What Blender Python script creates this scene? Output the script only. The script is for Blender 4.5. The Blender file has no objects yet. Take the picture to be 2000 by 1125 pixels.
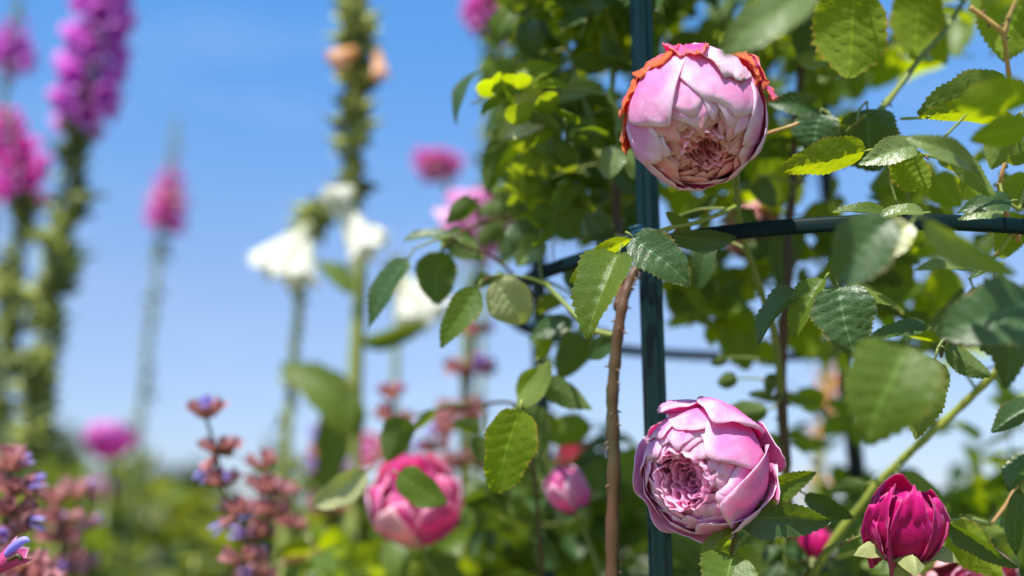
import bpy, math, random
from math import sin, cos, pi, radians as rad, sqrt, atan2
from mathutils import Vector, Matrix, noise

# ------------------------------------------------------------------ camera, light
S = bpy.context.scene
COL = S.collection
F = 2400.0                                   # focal length in photograph pixels (2000 wide)
PIT = math.atan((1098-562.5)/F)
EYE = Vector((0, 0, 1.05))
cd = bpy.data.cameras.new('camera'); cam = bpy.data.objects.new('camera', cd); COL.objects.link(cam)
cd.sensor_width = 36; cd.lens = 36*F/2000; cd.clip_start = 0.05; cd.clip_end = 2000
cam.location = EYE; cam.rotation_euler = (pi/2+PIT, 0, 0)
cd.dof.use_dof = True; cd.dof.focus_distance = 0.785; cd.dof.aperture_fstop = 2.2
S.camera = cam
CX = Vector((1, 0, 0)); CY = Vector((0, -sin(PIT), cos(PIT))); CZ = Vector((0, -cos(PIT), -sin(PIT)))

def P(px, py, d):
    "a point of the place: seen at this spot of the photograph, d metres into it"
    return EYE + CX*((px-1000)/F*d) + CY*((562.5-py)/F*d) - CZ*d
def V3(x, y, z):
    "direction given as right / up / towards the viewer"
    return (CX*x + CY*y + CZ*z).normalized()

SUN_EL, SUN_AZ = rad(60), rad(205)           # azimuth from +Y clockwise: behind the viewer, to the left
SD = Vector((sin(SUN_AZ)*cos(SUN_EL), cos(SUN_AZ)*cos(SUN_EL), sin(SUN_EL)))
W = bpy.data.worlds.new('World'); S.world = W; W.use_nodes = True
nt = W.node_tree; nt.nodes.clear()
sky = nt.nodes.new('ShaderNodeTexSky'); sky.sky_type = 'NISHITA'; sky.sun_disc = False
sky.sun_elevation = SUN_EL; sky.sun_rotation = SUN_AZ; sky.air_density = 1.0; sky.dust_density = 0.6; sky.ozone_density = 2.0
bg = nt.nodes.new('ShaderNodeBackground'); bg.inputs[1].default_value = 0.12
wo = nt.nodes.new('ShaderNodeOutputWorld')
tcw = nt.nodes.new('ShaderNodeTexCoord'); sxw = nt.nodes.new('ShaderNodeSeparateXYZ'); rw = nt.nodes.new('ShaderNodeValToRGB'); mw = nt.nodes.new('ShaderNodeMix')
nt.links.new(tcw.outputs['Generated'], sxw.inputs[0]); nt.links.new(sxw.outputs[2], rw.inputs[0])
ew = rw.color_ramp.elements; ew.new(.25); ew.new(.5)             # clear deep-blue summer air: tint of the sky model by height
for e_, (p_, c_) in zip(ew, ((.06, (.66, .64, .75)), (.215, (.74, .76, .87)), (.42, (.50, .92, 1.22)), (1.0, (.50, .90, 1.2)))): e_.position = p_; e_.color = (*c_, 1)
mw.data_type = 'RGBA'; mw.blend_type = 'MULTIPLY'; mw.inputs[0].default_value = 1
nt.links.new(sky.outputs[0], mw.inputs[6]); nt.links.new(rw.outputs[0], mw.inputs[7])
nw = nt.nodes.new('ShaderNodeTexNoise'); nw.inputs['Scale'].default_value = 5; nw.inputs['Detail'].default_value = 5
vw = nt.nodes.new('ShaderNodeMapping'); vw.inputs['Scale'].default_value = (1, 1, 5); nt.links.new(tcw.outputs['Generated'], vw.inputs[0]); nt.links.new(vw.outputs[0], nw.inputs[0])
kw_ = nt.nodes.new('ShaderNodeMapRange'); kw_.inputs[1].default_value = .52; kw_.inputs[2].default_value = .8; kw_.inputs[4].default_value = .14; nt.links.new(nw.outputs[0], kw_.inputs[0])
cw = nt.nodes.new('ShaderNodeMix'); cw.data_type = 'RGBA'; cw.inputs[7].default_value = (4.6, 5.0, 5.6, 1)      # thin wisps of high cloud
nt.links.new(kw_.outputs[0], cw.inputs[0]); nt.links.new(mw.outputs[2], cw.inputs[6]); nt.links.new(cw.outputs[2], bg.inputs[0]); nt.links.new(bg.outputs[0], wo.inputs[0])
sl = bpy.data.lights.new('sun', 'SUN'); sl.energy = 5.0; sl.angle = rad(0.53); sl.color = (1, 0.95, 0.87)
so = bpy.data.objects.new('sun', sl); COL.objects.link(so)
so.rotation_euler = SD.to_track_quat('Z', 'Y').to_euler(); so.location = (0, 0, 5)
S.view_settings.view_transform = 'Standard'; S.view_settings.look = 'None'
S.view_settings.exposure = 0.74; S.view_settings.gamma = 1
S.cycles.max_bounces = 8; S.cycles.transmission_bounces = 6; S.cycles.use_denoising = True

# ------------------------------------------------------------------ materials
def nodes(name):
    m = bpy.data.materials.new(name); m.use_nodes = True
    t = m.node_tree; t.nodes.clear(); return m, t
class G:
    "small node-graph helper"
    def __init__(s, t): s.t = t
    def n(s, typ, ins=None, **kw):
        o = s.t.nodes.new(typ)
        for k, v in kw.items(): setattr(o, k, v)
        for k, v in (ins or {}).items():
            if isinstance(v, bpy.types.NodeSocket): s.t.links.new(v, o.inputs[k])
            else: o.inputs[k].default_value = v
        return o
    def math(s, op, a, b=0.0, c=None):
        d = {0: a, 1: b}
        if c is not None: d[2] = c
        return s.n('ShaderNodeMath', d, operation=op).outputs[0]
    def mix(s, f, a, b, typ='MIX'):
        o = s.n('ShaderNodeMix', data_type='RGBA', blend_type=typ)
        for i, v in ((0, f), (6, a), (7, b)):
            if isinstance(v, bpy.types.NodeSocket): s.t.links.new(v, o.inputs[i])
            else: o.inputs[i].default_value = (*v, 1) if isinstance(v, tuple) and len(v) == 3 else v
        return o.outputs[2]
    def ramp(s, f, stops):
        o = s.n('ShaderNodeValToRGB', {0: f}); e = o.color_ramp.elements
        while len(e) < len(stops): e.new(0.5)
        for i, (p, c) in enumerate(stops): e[i].position = p; e[i].color = (*c, 1)
        return o.outputs[0]
    def noise(s, scale, det=3, vec=None, rough=.5):
        i = {'Scale': scale, 'Detail': det, 'Roughness': rough}
        if vec is not None: i['Vector'] = vec
        return s.n('ShaderNodeTexNoise', i).outputs[0]
def c4(c): return (*c, 1)

def leaf_mat(name, top, under, trans, tmix=.38, rough=.42, spec=.5, vary=.25, edge=None):
    m, t = nodes(name); g = G(t)
    uv = g.n('ShaderNodeUVMap').outputs[0]; sp = g.n('ShaderNodeSeparateXYZ', {0: uv})
    u = g.math('ABSOLUTE', g.math('SUBTRACT', sp.outputs[0], .5)); v = sp.outputs[1]
    geo = g.n('ShaderNodeNewGeometry'); rnd = geo.outputs['Random Per Island']
    mid = g.math('LESS_THAN', u, .022)
    wv = g.noise(9, 2, g.n('ShaderNodeMapping', {0: uv}).outputs[0])
    ph = g.math('FRACT', g.math('ADD', g.math('SUBTRACT', g.math('MULTIPLY', v, 7.0), g.math('MULTIPLY', u, 3.6)), g.math('MULTIPLY', wv, .9)))
    lat = g.math('LESS_THAN', g.math('ABSOLUTE', g.math('SUBTRACT', ph, .5)), .035)
    vein = g.math('MAXIMUM', mid, g.math('MULTIPLY', lat, .4))
    nz = g.noise(60, 4, g.n('ShaderNodeTexCoord').outputs['Object'])
    k = g.math('ADD', g.math('MULTIPLY', rnd, .6), g.math('MULTIPLY', nz, .4))
    lo = tuple(x*(1-vary) for x in top); hi = (top[0]*(1+vary*1.6), top[1]*(1+vary), top[2]*(1+vary*.3))
    tc = g.mix(k, lo, hi)
    tc = g.mix(g.math('MULTIPLY', vein, .55), tc, tuple(min(1, x*2.2+.02) for x in top))
    uc = g.mix(g.math('MULTIPLY', vein, .5), under, tuple(min(1, x*1.6) for x in under))
    col = g.mix(geo.outputs['Backfacing'], tc, uc)
    spn = g.noise(330, 2, g.n('ShaderNodeTexCoord').outputs['Object'])
    spk = g.n('ShaderNodeClamp', {0: g.math('MULTIPLY', g.math('SUBTRACT', spn, .68), 9.0)}).outputs[0]
    col = g.mix(g.math('MULTIPLY', spk, .7), col, (.30, .24, .07))
    rust = g.n('ShaderNodeClamp', {0: g.math('MULTIPLY', g.math('SUBTRACT', g.math('ADD', u, g.math('MULTIPLY', nz, .28)), .60), 14.0)}).outputs[0]
    col = g.mix(g.math('MULTIPLY', rust, .55), col, (.28, .15, .04))
    if edge:
        col = g.mix(g.math('MULTIPLY', g.math('GREATER_THAN', u, .475), .7), col, edge)
    vor = g.n('ShaderNodeTexVoronoi', {'Scale': 900.0, 'Vector': g.n('ShaderNodeTexCoord').outputs['Object']}).outputs[0]
    hgt = g.math('ADD', g.math('MULTIPLY', vein, -.8), g.math('MULTIPLY', vor, .25))
    bump = g.n('ShaderNodeBump', {'Strength': .6, 'Distance': .0009, 'Height': g.math('ADD', hgt, g.math('MULTIPLY', g.noise(260, 3, g.n('ShaderNodeTexCoord').outputs['Object']), .9))}).outputs[0]
    rg = g.math('ADD', g.math('MULTIPLY', geo.outputs['Backfacing'], .3), g.math('MULTIPLY_ADD', nz, .2, rough-.1))
    b = g.n('ShaderNodeBsdfPrincipled', {'Base Color': col, 'Roughness': rg, 'Specular IOR Level': spec, 'Normal': bump})
    tr_lo = tuple(x*.7 for x in trans)
    tcol = g.mix(k, tr_lo, tuple(min(1, x*1.25) for x in trans))
    tcol = g.mix(g.math('MULTIPLY', vein, .4), tcol, tuple(min(1, x*1.5) for x in trans))
    tr = g.n('ShaderNodeBsdfTranslucent', {'Color': tcol, 'Normal': bump})
    ms = g.n('ShaderNodeMixShader', {0: tmix, 1: b.outputs[0], 2: tr.outputs[0]})
    g.n('ShaderNodeOutputMaterial', {0: ms.outputs[0]})
    return m

def petal_mat(name, base, rim, tmix=.35, scorch=0.0, streak=.3, tr=None, rough=.55, scol=((.92, .24, .08), (.55, .13, .04)), pos=(.35, 1.0), rimw=.55):
    m, t = nodes(name); g = G(t)
    uv = g.n('ShaderNodeUVMap').outputs[0]; sp = g.n('ShaderNodeSeparateXYZ', {0: uv}); v = sp.outputs[1]
    mp = g.n('ShaderNodeMapping', {0: uv, 'Scale': (26, 1.6, 1)}).outputs[0]
    fine = g.noise(1.0, 6, mp, .6)
    obj = g.n('ShaderNodeTexCoord').outputs['Object']
    big = g.noise(70, 4, obj)
    f = g.math('ADD', v, g.math('MULTIPLY', g.math('SUBTRACT', big, .5), .7))
    col = g.ramp(f, [(pos[0], base), ((pos[0]+pos[1])/2+.05, tuple(b*.6+r*.4 for b, r in zip(base, rim))), (min(1, pos[1]), rim)])
    col = g.mix(g.math('MULTIPLY', g.math('GREATER_THAN', fine, .5), streak*.25), col, base)
    rm = g.n('ShaderNodeMapRange', {0: v, 1: .93, 2: .985, 3: 0.0, 4: rimw}, interpolation_type='SMOOTHSTEP').outputs[0]
    col = g.mix(rm, col, tuple(min(.95, x*.35+.60) for x in rim))
    col = g.mix(g.math('MULTIPLY', g.math('SUBTRACT', fine, .35), streak), col, tuple(x*.75 for x in base))
    if scorch:
        sc = g.noise(120, 5, obj, .7)
        e = g.math('SUBTRACT', g.math('ADD', g.math('MULTIPLY', v, 1.15), g.math('MULTIPLY', sc, .8)), 1.62-scorch)
        e = g.n('ShaderNodeClamp', {0: g.math('MULTIPLY', e, 7.0)}).outputs[0]
        col = g.mix(e, col, g.mix(sc, scol[0], scol[1]))
    bump = g.n('ShaderNodeBump', {'Strength': .35, 'Distance': .0006, 'Height': g.math('ADD', fine, g.math('MULTIPLY', g.noise(220, 4, obj), 1.6))}).outputs[0]
    b = g.n('ShaderNodeBsdfPrincipled', {'Base Color': col, 'Roughness': rough, 'Specular IOR Level': .25, 'Normal': bump,
                                         'Sheen Weight': .15, 'Sheen Roughness': .4})
    tcol = g.mix(.6, col, c4(tr or base))
    trn = g.n('ShaderNodeBsdfTranslucent', {'Color': tcol, 'Normal': bump})
    ms = g.n('ShaderNodeMixShader', {0: tmix, 1: b.outputs[0], 2: trn.outputs[0]})
    g.n('ShaderNodeOutputMaterial', {0: ms.outputs[0]})
    return m

def plain(name, a, b=None, rough=.6, scale=40, spec=.4, bump=.3, stretch=None, metal=0.0):
    m, t = nodes(name); g = G(t)
    obj = g.n('ShaderNodeTexCoord').outputs['Object']
    if stretch: obj = g.n('ShaderNodeMapping', {0: obj, 'Scale': stretch}).outputs[0]
    nz = g.noise(scale, 5, obj, .6)
    f = g.n('ShaderNodeClamp', {0: g.math('MULTIPLY_ADD', nz, 2.4, -.7)}).outputs[0]
    col = g.mix(f, a, b or tuple(x*.6 for x in a))
    bp = g.n('ShaderNodeBump', {'Strength': bump, 'Distance': .002, 'Height': nz}).outputs[0]
    p = g.n('ShaderNodeBsdfPrincipled', {'Base Color': col, 'Roughness': rough, 'Specular IOR Level': spec, 'Normal': bp, 'Metallic': metal})
    g.n('ShaderNodeOutputMaterial', {0: p.outputs[0]})
    return m

M = {}
M['leaf'] = leaf_mat('rose_leaf_dark', (.065, .125, .016), (.13, .19, .035), (.46, .56, .004), .40, .44, .42)
M['leafy'] = leaf_mat('rose_leaf_young', (.13, .21, .012), (.20, .28, .02), (.52, .62, .004), .54, .45, .35, edge=(.5, .24, .04))
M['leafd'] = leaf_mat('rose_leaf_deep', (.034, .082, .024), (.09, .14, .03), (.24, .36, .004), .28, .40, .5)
M['leafp'] = leaf_mat('rose_leaf_pale', (.13, .20, .06), (.19, .25, .06), (.46, .56, .01), .34, .36, .8)
M['leaflit'] = leaf_mat('rose_leaf_sunlit_pale', (.36, .40, .20), (.30, .36, .12), (.5, .58, .05), .3, .4, .7)  # pale copy of the rose leaf: sunlight put into the colour
M['gleaf'] = leaf_mat('garden_leaf_olive', (.09, .12, .02), (.14, .17, .03), (.40, .44, .02), .35, .55, .25)
M['fleaf'] = leaf_mat('garden_leaf', (.08, .13, .02), (.13, .18, .04), (.28, .35, .02), .36, .5, .3)
M['pink1'] = petal_mat('petal_faded_pink', (.86, .22, .56), (.91, .64, .84), .36, 0, .35, (1, .18, .5), pos=(.5, 1.02))
M['pink1in'] = petal_mat('petal_faded_inner', (.97, .33, .44), (.97, .58, .66), .46, 0, .2, (1, .26, .30), pos=(.6, 1.05), rimw=.3)
M['scorch'] = petal_mat('petal_scorched', (.85, .10, .30), (.88, .25, .12), .45, .42, .3, (1, .12, .06))
M['scorchm'] = petal_mat('petal_magenta_scorched', (.85, .06, .38), (.85, .14, .42), .45, .22, .3, (1, .1, .3))
M['pink1s'] = petal_mat('petal_faded_scorched_rim', (.82, .42, .64), (.88, .66, .80), .3, .12, .25, (.85, .25, .42), scol=((.66, .20, .14), (.35, .12, .08)))
M['pink2'] = petal_mat('petal_fresh_pink', (.85, .13, .52), (.92, .58, .82), .38, 0, .25, (1, .08, .5), pos=(.5, 1.02))
M['pink2p'] = petal_mat('petal_fresh_pale', (.90, .42, .68), (.93, .66, .86), .4, 0, .25, (1, .3, .65), pos=(.1, .8))  # paler copy of fresh pink: light on the loose outer petals put into colour
M['pink2in'] = petal_mat('petal_fresh_inner', (.94, .30, .60), (.95, .62, .82), .44, 0, .2, (1, .25, .55), pos=(.5, 1.0), rimw=.35)
M['hot'] = petal_mat('petal_hot_pink', (.78, .02, .36), (.88, .20, .5), .4, 0, .2, (1, .04, .4))
M['red'] = petal_mat('petal_crimson', (.50, .003, .09), (.64, .008, .26), .35, 0, .5, (.9, .004, .15), .45, rimw=.06)
M['pale'] = petal_mat('petal_pale_pink', (.85, .28, .42), (.90, .52, .58), .35, tr=(1, .25, .35))
M['purple'] = petal_mat('foxglove_purple', (.50, .05, .52), (.78, .30, .76), .4, 0, .2, (.8, .1, .75))
M['magenta'] = petal_mat('foxglove_magenta', (.66, .04, .46), (.82, .20, .66), .38, 0, .2, (.95, .06, .55))
M['white'] = petal_mat('foxglove_white', (.80, .80, .64), (.88, .86, .78), .35, 0, .1, (.8, .8, .6))
M['peach'] = petal_mat('foxglove_spent', (.78, .36, .12), (.88, .66, .50), .3, .2, .3, (.9, .4, .1))
M['lilac'] = petal_mat('foxglove_lilac', (.80, .32, .66), (.90, .62, .84), .38, 0, .2, (.95, .35, .75))
M['violet'] = petal_mat('sage_corolla', (.34, .28, .88), (.55, .52, .95), .35, 0, .3, (.5, .4, .95))
M['calyx'] = petal_mat('sage_calyx', (.38, .16, .12), (.64, .27, .33), .36, 0, .6, (.7, .26, .24), rimw=.1)
M['stem'] = plain('green_stem', (.13, .19, .03), (.20, .22, .05), .5, 60)
M['stemy'] = plain('yellow_green_stem', (.30, .33, .05), (.22, .28, .04), .45, 60)
M['fstem'] = plain('foxglove_stem', (.24, .30, .06), (.34, .36, .10), .6, 60)
M['cane'] = plain('woody_cane', (.06, .06, .02), (.10, .045, .03), .6, 30, .3, .5, (1, 1, .15))
M['caner'] = plain('reddish_cane', (.055, .055, .02), (.13, .05, .03), .5, 60, .4, .6, (1, 1, .12))
M['peachstem'] = plain('peach_stem', (.5, .24, .12), (.38, .28, .08), .5, 60)
M['thorn'] = plain('thorn', (.18, .09, .05), (.12, .07, .04), .5)
M['pod'] = plain('seed_capsule', (.17, .21, .03), (.44, .46, .13), .6, 60)
M['podd'] = plain('dark_seed_capsule', (.06, .10, .02), (.13, .14, .04), .6, 60)
M['sepal'] = leaf_mat('pale_sepal', (.26, .30, .13), (.34, .38, .22), (.4, .45, .1), .25, .6, .3)
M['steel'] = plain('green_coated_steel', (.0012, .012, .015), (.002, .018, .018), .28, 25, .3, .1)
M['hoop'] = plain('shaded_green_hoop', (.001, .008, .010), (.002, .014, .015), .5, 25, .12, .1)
M['wire'] = plain('blue_green_tie', (.01, .09, .16), (.01, .06, .12), .35)
M['bark'] = plain('bark', (.12, .09, .06), (.07, .05, .035), .9, 8)
M['soil'] = plain('soil', (.20, .15, .09), (.10, .10, .04), .95, 3, .2)

# ------------------------------------------------------------------ mesh helpers
class MB:
    def __init__(s): s.v = []; s.f = []; s.uv = []; s.mi = []
    def grid(s, pts, uvs, nu, nv, mi=0, closed=False):
        "pts row-major: nv rows of nu"
        b = len(s.v); s.v += pts
        for j in range(nv-1):
            for i in range(nu if closed else nu-1):
                a = j*nu+i; c = j*nu+(i+1) % nu; d = (j+1)*nu+(i+1) % nu; e = (j+1)*nu+i
                s.f.append((b+a, b+c, b+d, b+e)); s.uv += [uvs[a], uvs[c], uvs[d], uvs[e]]; s.mi.append(mi)
    def tube(s, path, radii, n=8, mi=0, rib=0, ribn=0, cap=True):
        path = [Vector(p) for p in path]; N = len(path)
        if not hasattr(radii, '__len__'): radii = [radii]*N
        t0 = (path[1]-path[0]).normalized(); x = t0.orthogonal().normalized(); pts = []; uvs = []
        for k, p in enumerate(path):
            t = (path[min(k+1, N-1)]-path[max(k-1, 0)]).normalized()
            x = (x-t*x.dot(t)).normalized(); y = t.cross(x)
            for i in range(n):
                a = 2*pi*i/n; r = radii[k]*(1+(rib*cos(ribn*a) if ribn else 0))
                pts.append(p+x*(cos(a)*r)+y*(sin(a)*r)); uvs.append((i/n, k/(N-1)))
        b = len(s.v); s.grid(pts, uvs, n, N, mi, True)
        if cap:
            for base, rev in ((b, True), (b+(N-1)*n, False)):
                ids = [base+i for i in range(n)]
                if rev: ids.reverse()
                s.f.append(tuple(ids)); s.uv += [(.5, .5)]*n; s.mi.append(mi)
    def build(s, name, mats, parent=None, smooth=True):
        me = bpy.data.meshes.new(name)
        me.from_pydata([tuple(p) for p in s.v], [], s.f)
        if s.uv:
            l = me.uv_layers.new(name='UVMap'); l.data.foreach_set('uv', [c for q in s.uv for c in q])
        for m in (mats if isinstance(mats, (list, tuple)) else [mats]): me.materials.append(M[m] if isinstance(m, str) else m)
        me.polygons.foreach_set('material_index', s.mi)
        if smooth: me.polygons.foreach_set('use_smooth', [True]*len(me.polygons))
        me.update()
        o = bpy.data.objects.new(name, me); COL.objects.link(o)
        if parent is not None:
            o.parent = parent
            o.matrix_parent_inverse = Matrix.Translation(-base_of(parent))
        return o
BASE = {}
def base_of(o): return BASE.get(o.name, Vector((0, 0, 0)))
def thing(name, label, cat, loc, group=None, kind=None):
    o = bpy.data.objects.new(name, None); COL.objects.link(o); o.location = loc; o.empty_display_size = .05
    BASE[o.name] = Vector(loc)
    o['label'] = label; o['category'] = cat
    if group: o['group'] = group
    if kind: o['kind'] = kind
    return o
def smooth_path(pts, n=6):
    pts = [Vector(p) for p in pts]; out = []
    for i in range(len(pts)-1):
        p0 = pts[max(i-1, 0)]; p1 = pts[i]; p2 = pts[i+1]; p3 = pts[min(i+2, len(pts)-1)]
        for k in range(n):
            t = k/n
            out.append(.5*((2*p1)+(p2-p0)*t+(2*p0-5*p1+4*p2-p3)*t*t+(3*p1-p0-3*p2+p3)*t**3))
    return out+[pts[-1]]
def lerp(a, b, t): return a+(b-a)*t
def sstep(x, a, b):
    t = min(1, max(0, (x-a)/(b-a))); return t*t*(3-2*t)

# ------------------------------------------------------------------ leaves
def leaf_pts(L, Wd, fold=.25, bend=.5, twist=0, teeth=14, nu=9, seed=0, quilt=.03, shape=(.55, .75), curl=0):
    R = random.Random(seed); nv = teeth*2+1; pa, pb = shape
    vm = pa/(pa+pb); kk = 1/(vm**pa*(1-vm)**pb)
    pts = []; uvs = []; wob = R.uniform(0, 6)
    jag = [R.uniform(.025, .095) for _ in range(nv+1)]; wid = [1+.05*sin(q*.5+wob) for q in range(nv+1)]
    pre = bend/2; chord = (2*sin(bend/2)/bend) if abs(bend) > 1e-3 else 1
    L2 = L/chord
    for j in range(nv):
        v = j/(nv-1); w = Wd/2*kk*(max(v, 0)**pa)*(max(1-v, 0)**pb)*wid[j]
        if abs(bend) > 1e-3:
            a = bend*v; cy = sin(a)/bend*L2; cz = -(1-cos(a))/bend*L2
        else: a = 0; cy = v*L2; cz = 0
        cx = .03*L*sin(v*3+wob)*sin(v*pi)
        for i in range(nu):
            u = -1+2*i/(nu-1); au = abs(u)
            x = u*w; yy = 0
            if au > .99 and 0 < j < nv-1:
                if j % 2: x *= 1+jag[j]; yy = L*.016*(.5+jag[j]*9)
                else: x *= .97; yy = -L*.004
            z = fold*abs(x)-curl*(x*x)/max(Wd, 1e-6)+quilt*Wd*sin(pi*min(1, au))*cos(2*pi*(v*7-au*1.8))
            z += .035*Wd*sin(v*9+wob+u*2)*au
            tw = twist*(v-.5); x, z = x*cos(tw)-z*sin(tw), x*sin(tw)+z*cos(tw)
            yo = yy-au*au*w*.12
            y = cy+yo*cos(a)+z*sin(a); zz = cz-yo*sin(a)+z*cos(a)
            y, zz = y*cos(pre)-zz*sin(pre), y*sin(pre)+zz*cos(pre)
            pts.append(Vector((x+cx, y, zz))); uvs.append((.5+u*.5, v))
    return pts, uvs, nu, nv
def frame(a, c, roll):
    a = a.normalized(); n = (c-a*c.dot(a))
    if n.length < 1e-4: n = a.orthogonal()
    n.normalize(); n = Matrix.Rotation(roll, 3, a) @ n
    x = a.cross(n)
    return Matrix((x, a, n)).transposed()
LEAFS = 0
CANES = {}
def hero_leaf(parent, bx, by, tx, ty, w, d, dd=0, roll=0, mat='leaf', fold=.25, bend=.5, label=None, stalk=.12, teeth=13, shape=(.55, .75), twist=None):
    global LEAFS; LEAFS += 1
    R = random.Random(LEAFS*7+1)
    b = P(bx, by, d); t = P(tx, ty, d+dd); L = (t-b).length
    Wd = w*d/F/max(abs(cos(rad(roll))), .4)
    mb = MB(); tw = R.uniform(-.45, .45) if twist is None else twist
    shape = (shape[0]+R.uniform(-.06, .09), shape[1]+R.uniform(-.08, .22)); fold *= R.uniform(.5, 1.9); bend *= R.uniform(.6, 1.7)
    pts, uvs, nu, nv = leaf_pts(L, Wd, fold, bend, tw, teeth, 9, LEAFS, shape=shape)
    mb.grid(pts, uvs, nu, nv)
    r0 = .0008
    if stalk:
        path = [Vector((0, L*.04, -.0002)), Vector((0, -L*stalk*.5, -.0005)), Vector((R.uniform(-.1, .1)*L*stalk, -L*stalk, -L*stalk*.2))]
        mb.tube(path, [r0*.8, r0, r0*1.1], 6, 1)
    m = frame(t-b, EYE-b, rad(roll)).to_4x4()
    mb.v = [m @ p+b for p in mb.v]
    near = CANES.get(parent.name) if stalk else None
    if near:
        q0 = b-(t-b).normalized()*L*stalk; q = min(near, key=lambda p: (p-q0).length); dist = (q-q0).length
        if .004 < dist < .055:
            mid = q0.lerp(q, .5)+Vector((R.uniform(-.003, .003), 0, dist*.06)); pth = smooth_path([q0, mid, q], 5)
            mb.tube(pth, [.0008+.0005*k/len(pth) for k in range(len(pth))], 6, 1)
    o = mb.build('leaf', [mat, 'stemy' if mat == 'leafy' else 'stem'], parent)
    if label: o['label'] = label
    return o

def sprig_mb(size, seed, mat_i=0, n=5, teeth=6):
    "compound rose leaf: a stalk with five leaflets; base at origin, axis +Y"
    R = random.Random(seed); mb = MB(); L = size
    path = smooth_path([(0, 0, 0), (0, L*.3, L*.03), (0, L*.62, 0)], 3)
    mb.tube(path, [.0011]*len(path), 5, 1)
    spots = [(0, .6, 0)]
    for k in range((n-1)//2):
        y = .52-.26*k
        spots += [(1, y, 68-R.uniform(0, 14)), (-1, y, 68-R.uniform(0, 14))]
    for sx, y, ang in spots:
        l = L*R.uniform(.36, .46); w = l*R.uniform(.58, .72)
        pts, uvs, nu, nv = leaf_pts(l, w, R.uniform(.1, .4), R.uniform(.1, .9), R.uniform(-.4, .4), teeth, 5, R.random())
        a = -sx*rad(ang)
        rot = Matrix.Rotation(a, 3, 'Z') @ Matrix.Rotation(R.uniform(-.4, .3), 3, 'X') @ Matrix.Rotation(R.uniform(-.5, .5), 3, 'Y')
        off = Vector((sx*.03*L, y*L, 0))
        mb.grid([rot @ p+off for p in pts], uvs, nu, nv)
    return mb
SPRIG = {}
def sprig_mesh(k, mat):
    key = (k, mat)
    if key not in SPRIG:
        mb = sprig_mb(.12, 100+k, n=5 if k % 3 else 3)
        me = bpy.data.meshes.new('leaf'); me.from_pydata([tuple(p) for p in mb.v], [], mb.f)
        l = me.uv_layers.new(name='UVMap'); l.data.foreach_set('uv', [c for q in mb.uv for c in q])
        me.materials.append(M[mat]); me.materials.append(M['stem']); me.polygons.foreach_set('material_index', mb.mi)
        me.polygons.foreach_set('use_smooth', [True]*len(me.polygons)); me.update()
        SPRIG[key] = (me, mb)
    return SPRIG[key]
def inpoly(x, y, poly):
    c = False; j = len(poly)-1
    for i in range(len(poly)):
        xi, yi = poly[i]; xj, yj = poly[j]
        if (yi > y) != (yj > y) and x < (xj-xi)*(y-yi)/(yj-yi)+xi: c = not c
        j = i
    return c
def sprigs(parent, poly, count, size_px, dr, seed, mats=('leaf',), stuff=False, up=.8, origin=None, tops=None):
    "compound leaves through a volume of the bush; size_px = length seen at the volume's middle depth"
    R = random.Random(seed); xs = [p[0] for p in poly]; ys = [p[1] for p in poly]; bag = MB(); made = 0; tries = 0
    names = list(dict.fromkeys(mats))
    while made < count and tries < count*60:
        tries += 1
        x = R.uniform(min(xs), max(xs)); y = R.uniform(min(ys), max(ys))
        if not inpoly(x, y, poly): continue
        made += 1
        d = R.uniform(*dr); p = P(x, y, d); L = size_px*R.uniform(.7, 1.25)*(dr[0]+dr[1])/2/F
        ax = Vector((R.gauss(0, 1), R.gauss(0, 1), R.gauss(-.15, .6))).normalized()
        nrm = Vector((R.gauss(0, .55), R.gauss(-.25, .55), up)); m3 = frame(ax, nrm, 0)
        mat = R.choice(mats); me, mb = sprig_mesh(R.randrange(6), mat)
        mx = Matrix.Translation(p-m3 @ Vector((0, L*.5, 0))) @ m3.to_4x4() @ Matrix.Scale(L/.12, 4)
        if stuff:
            o = len(bag.v); bag.v += [mx @ q for q in mb.v]; bag.f += [tuple(i+o for i in f) for f in mb.f]
            bag.uv += mb.uv; k = names.index(mat); bag.mi += [k if i == 0 else len(names) for i in mb.mi]
        else:
            ob = bpy.data.objects.new('leaf', me); COL.objects.link(ob); ob.parent = parent
            ob.matrix_parent_inverse = Matrix.Translation(-base_of(parent)); ob.matrix_basis = mx
    if stuff:
        o = bag.build('foliage', names+['stem'], parent); o['kind'] = 'stuff'
        return o

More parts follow.
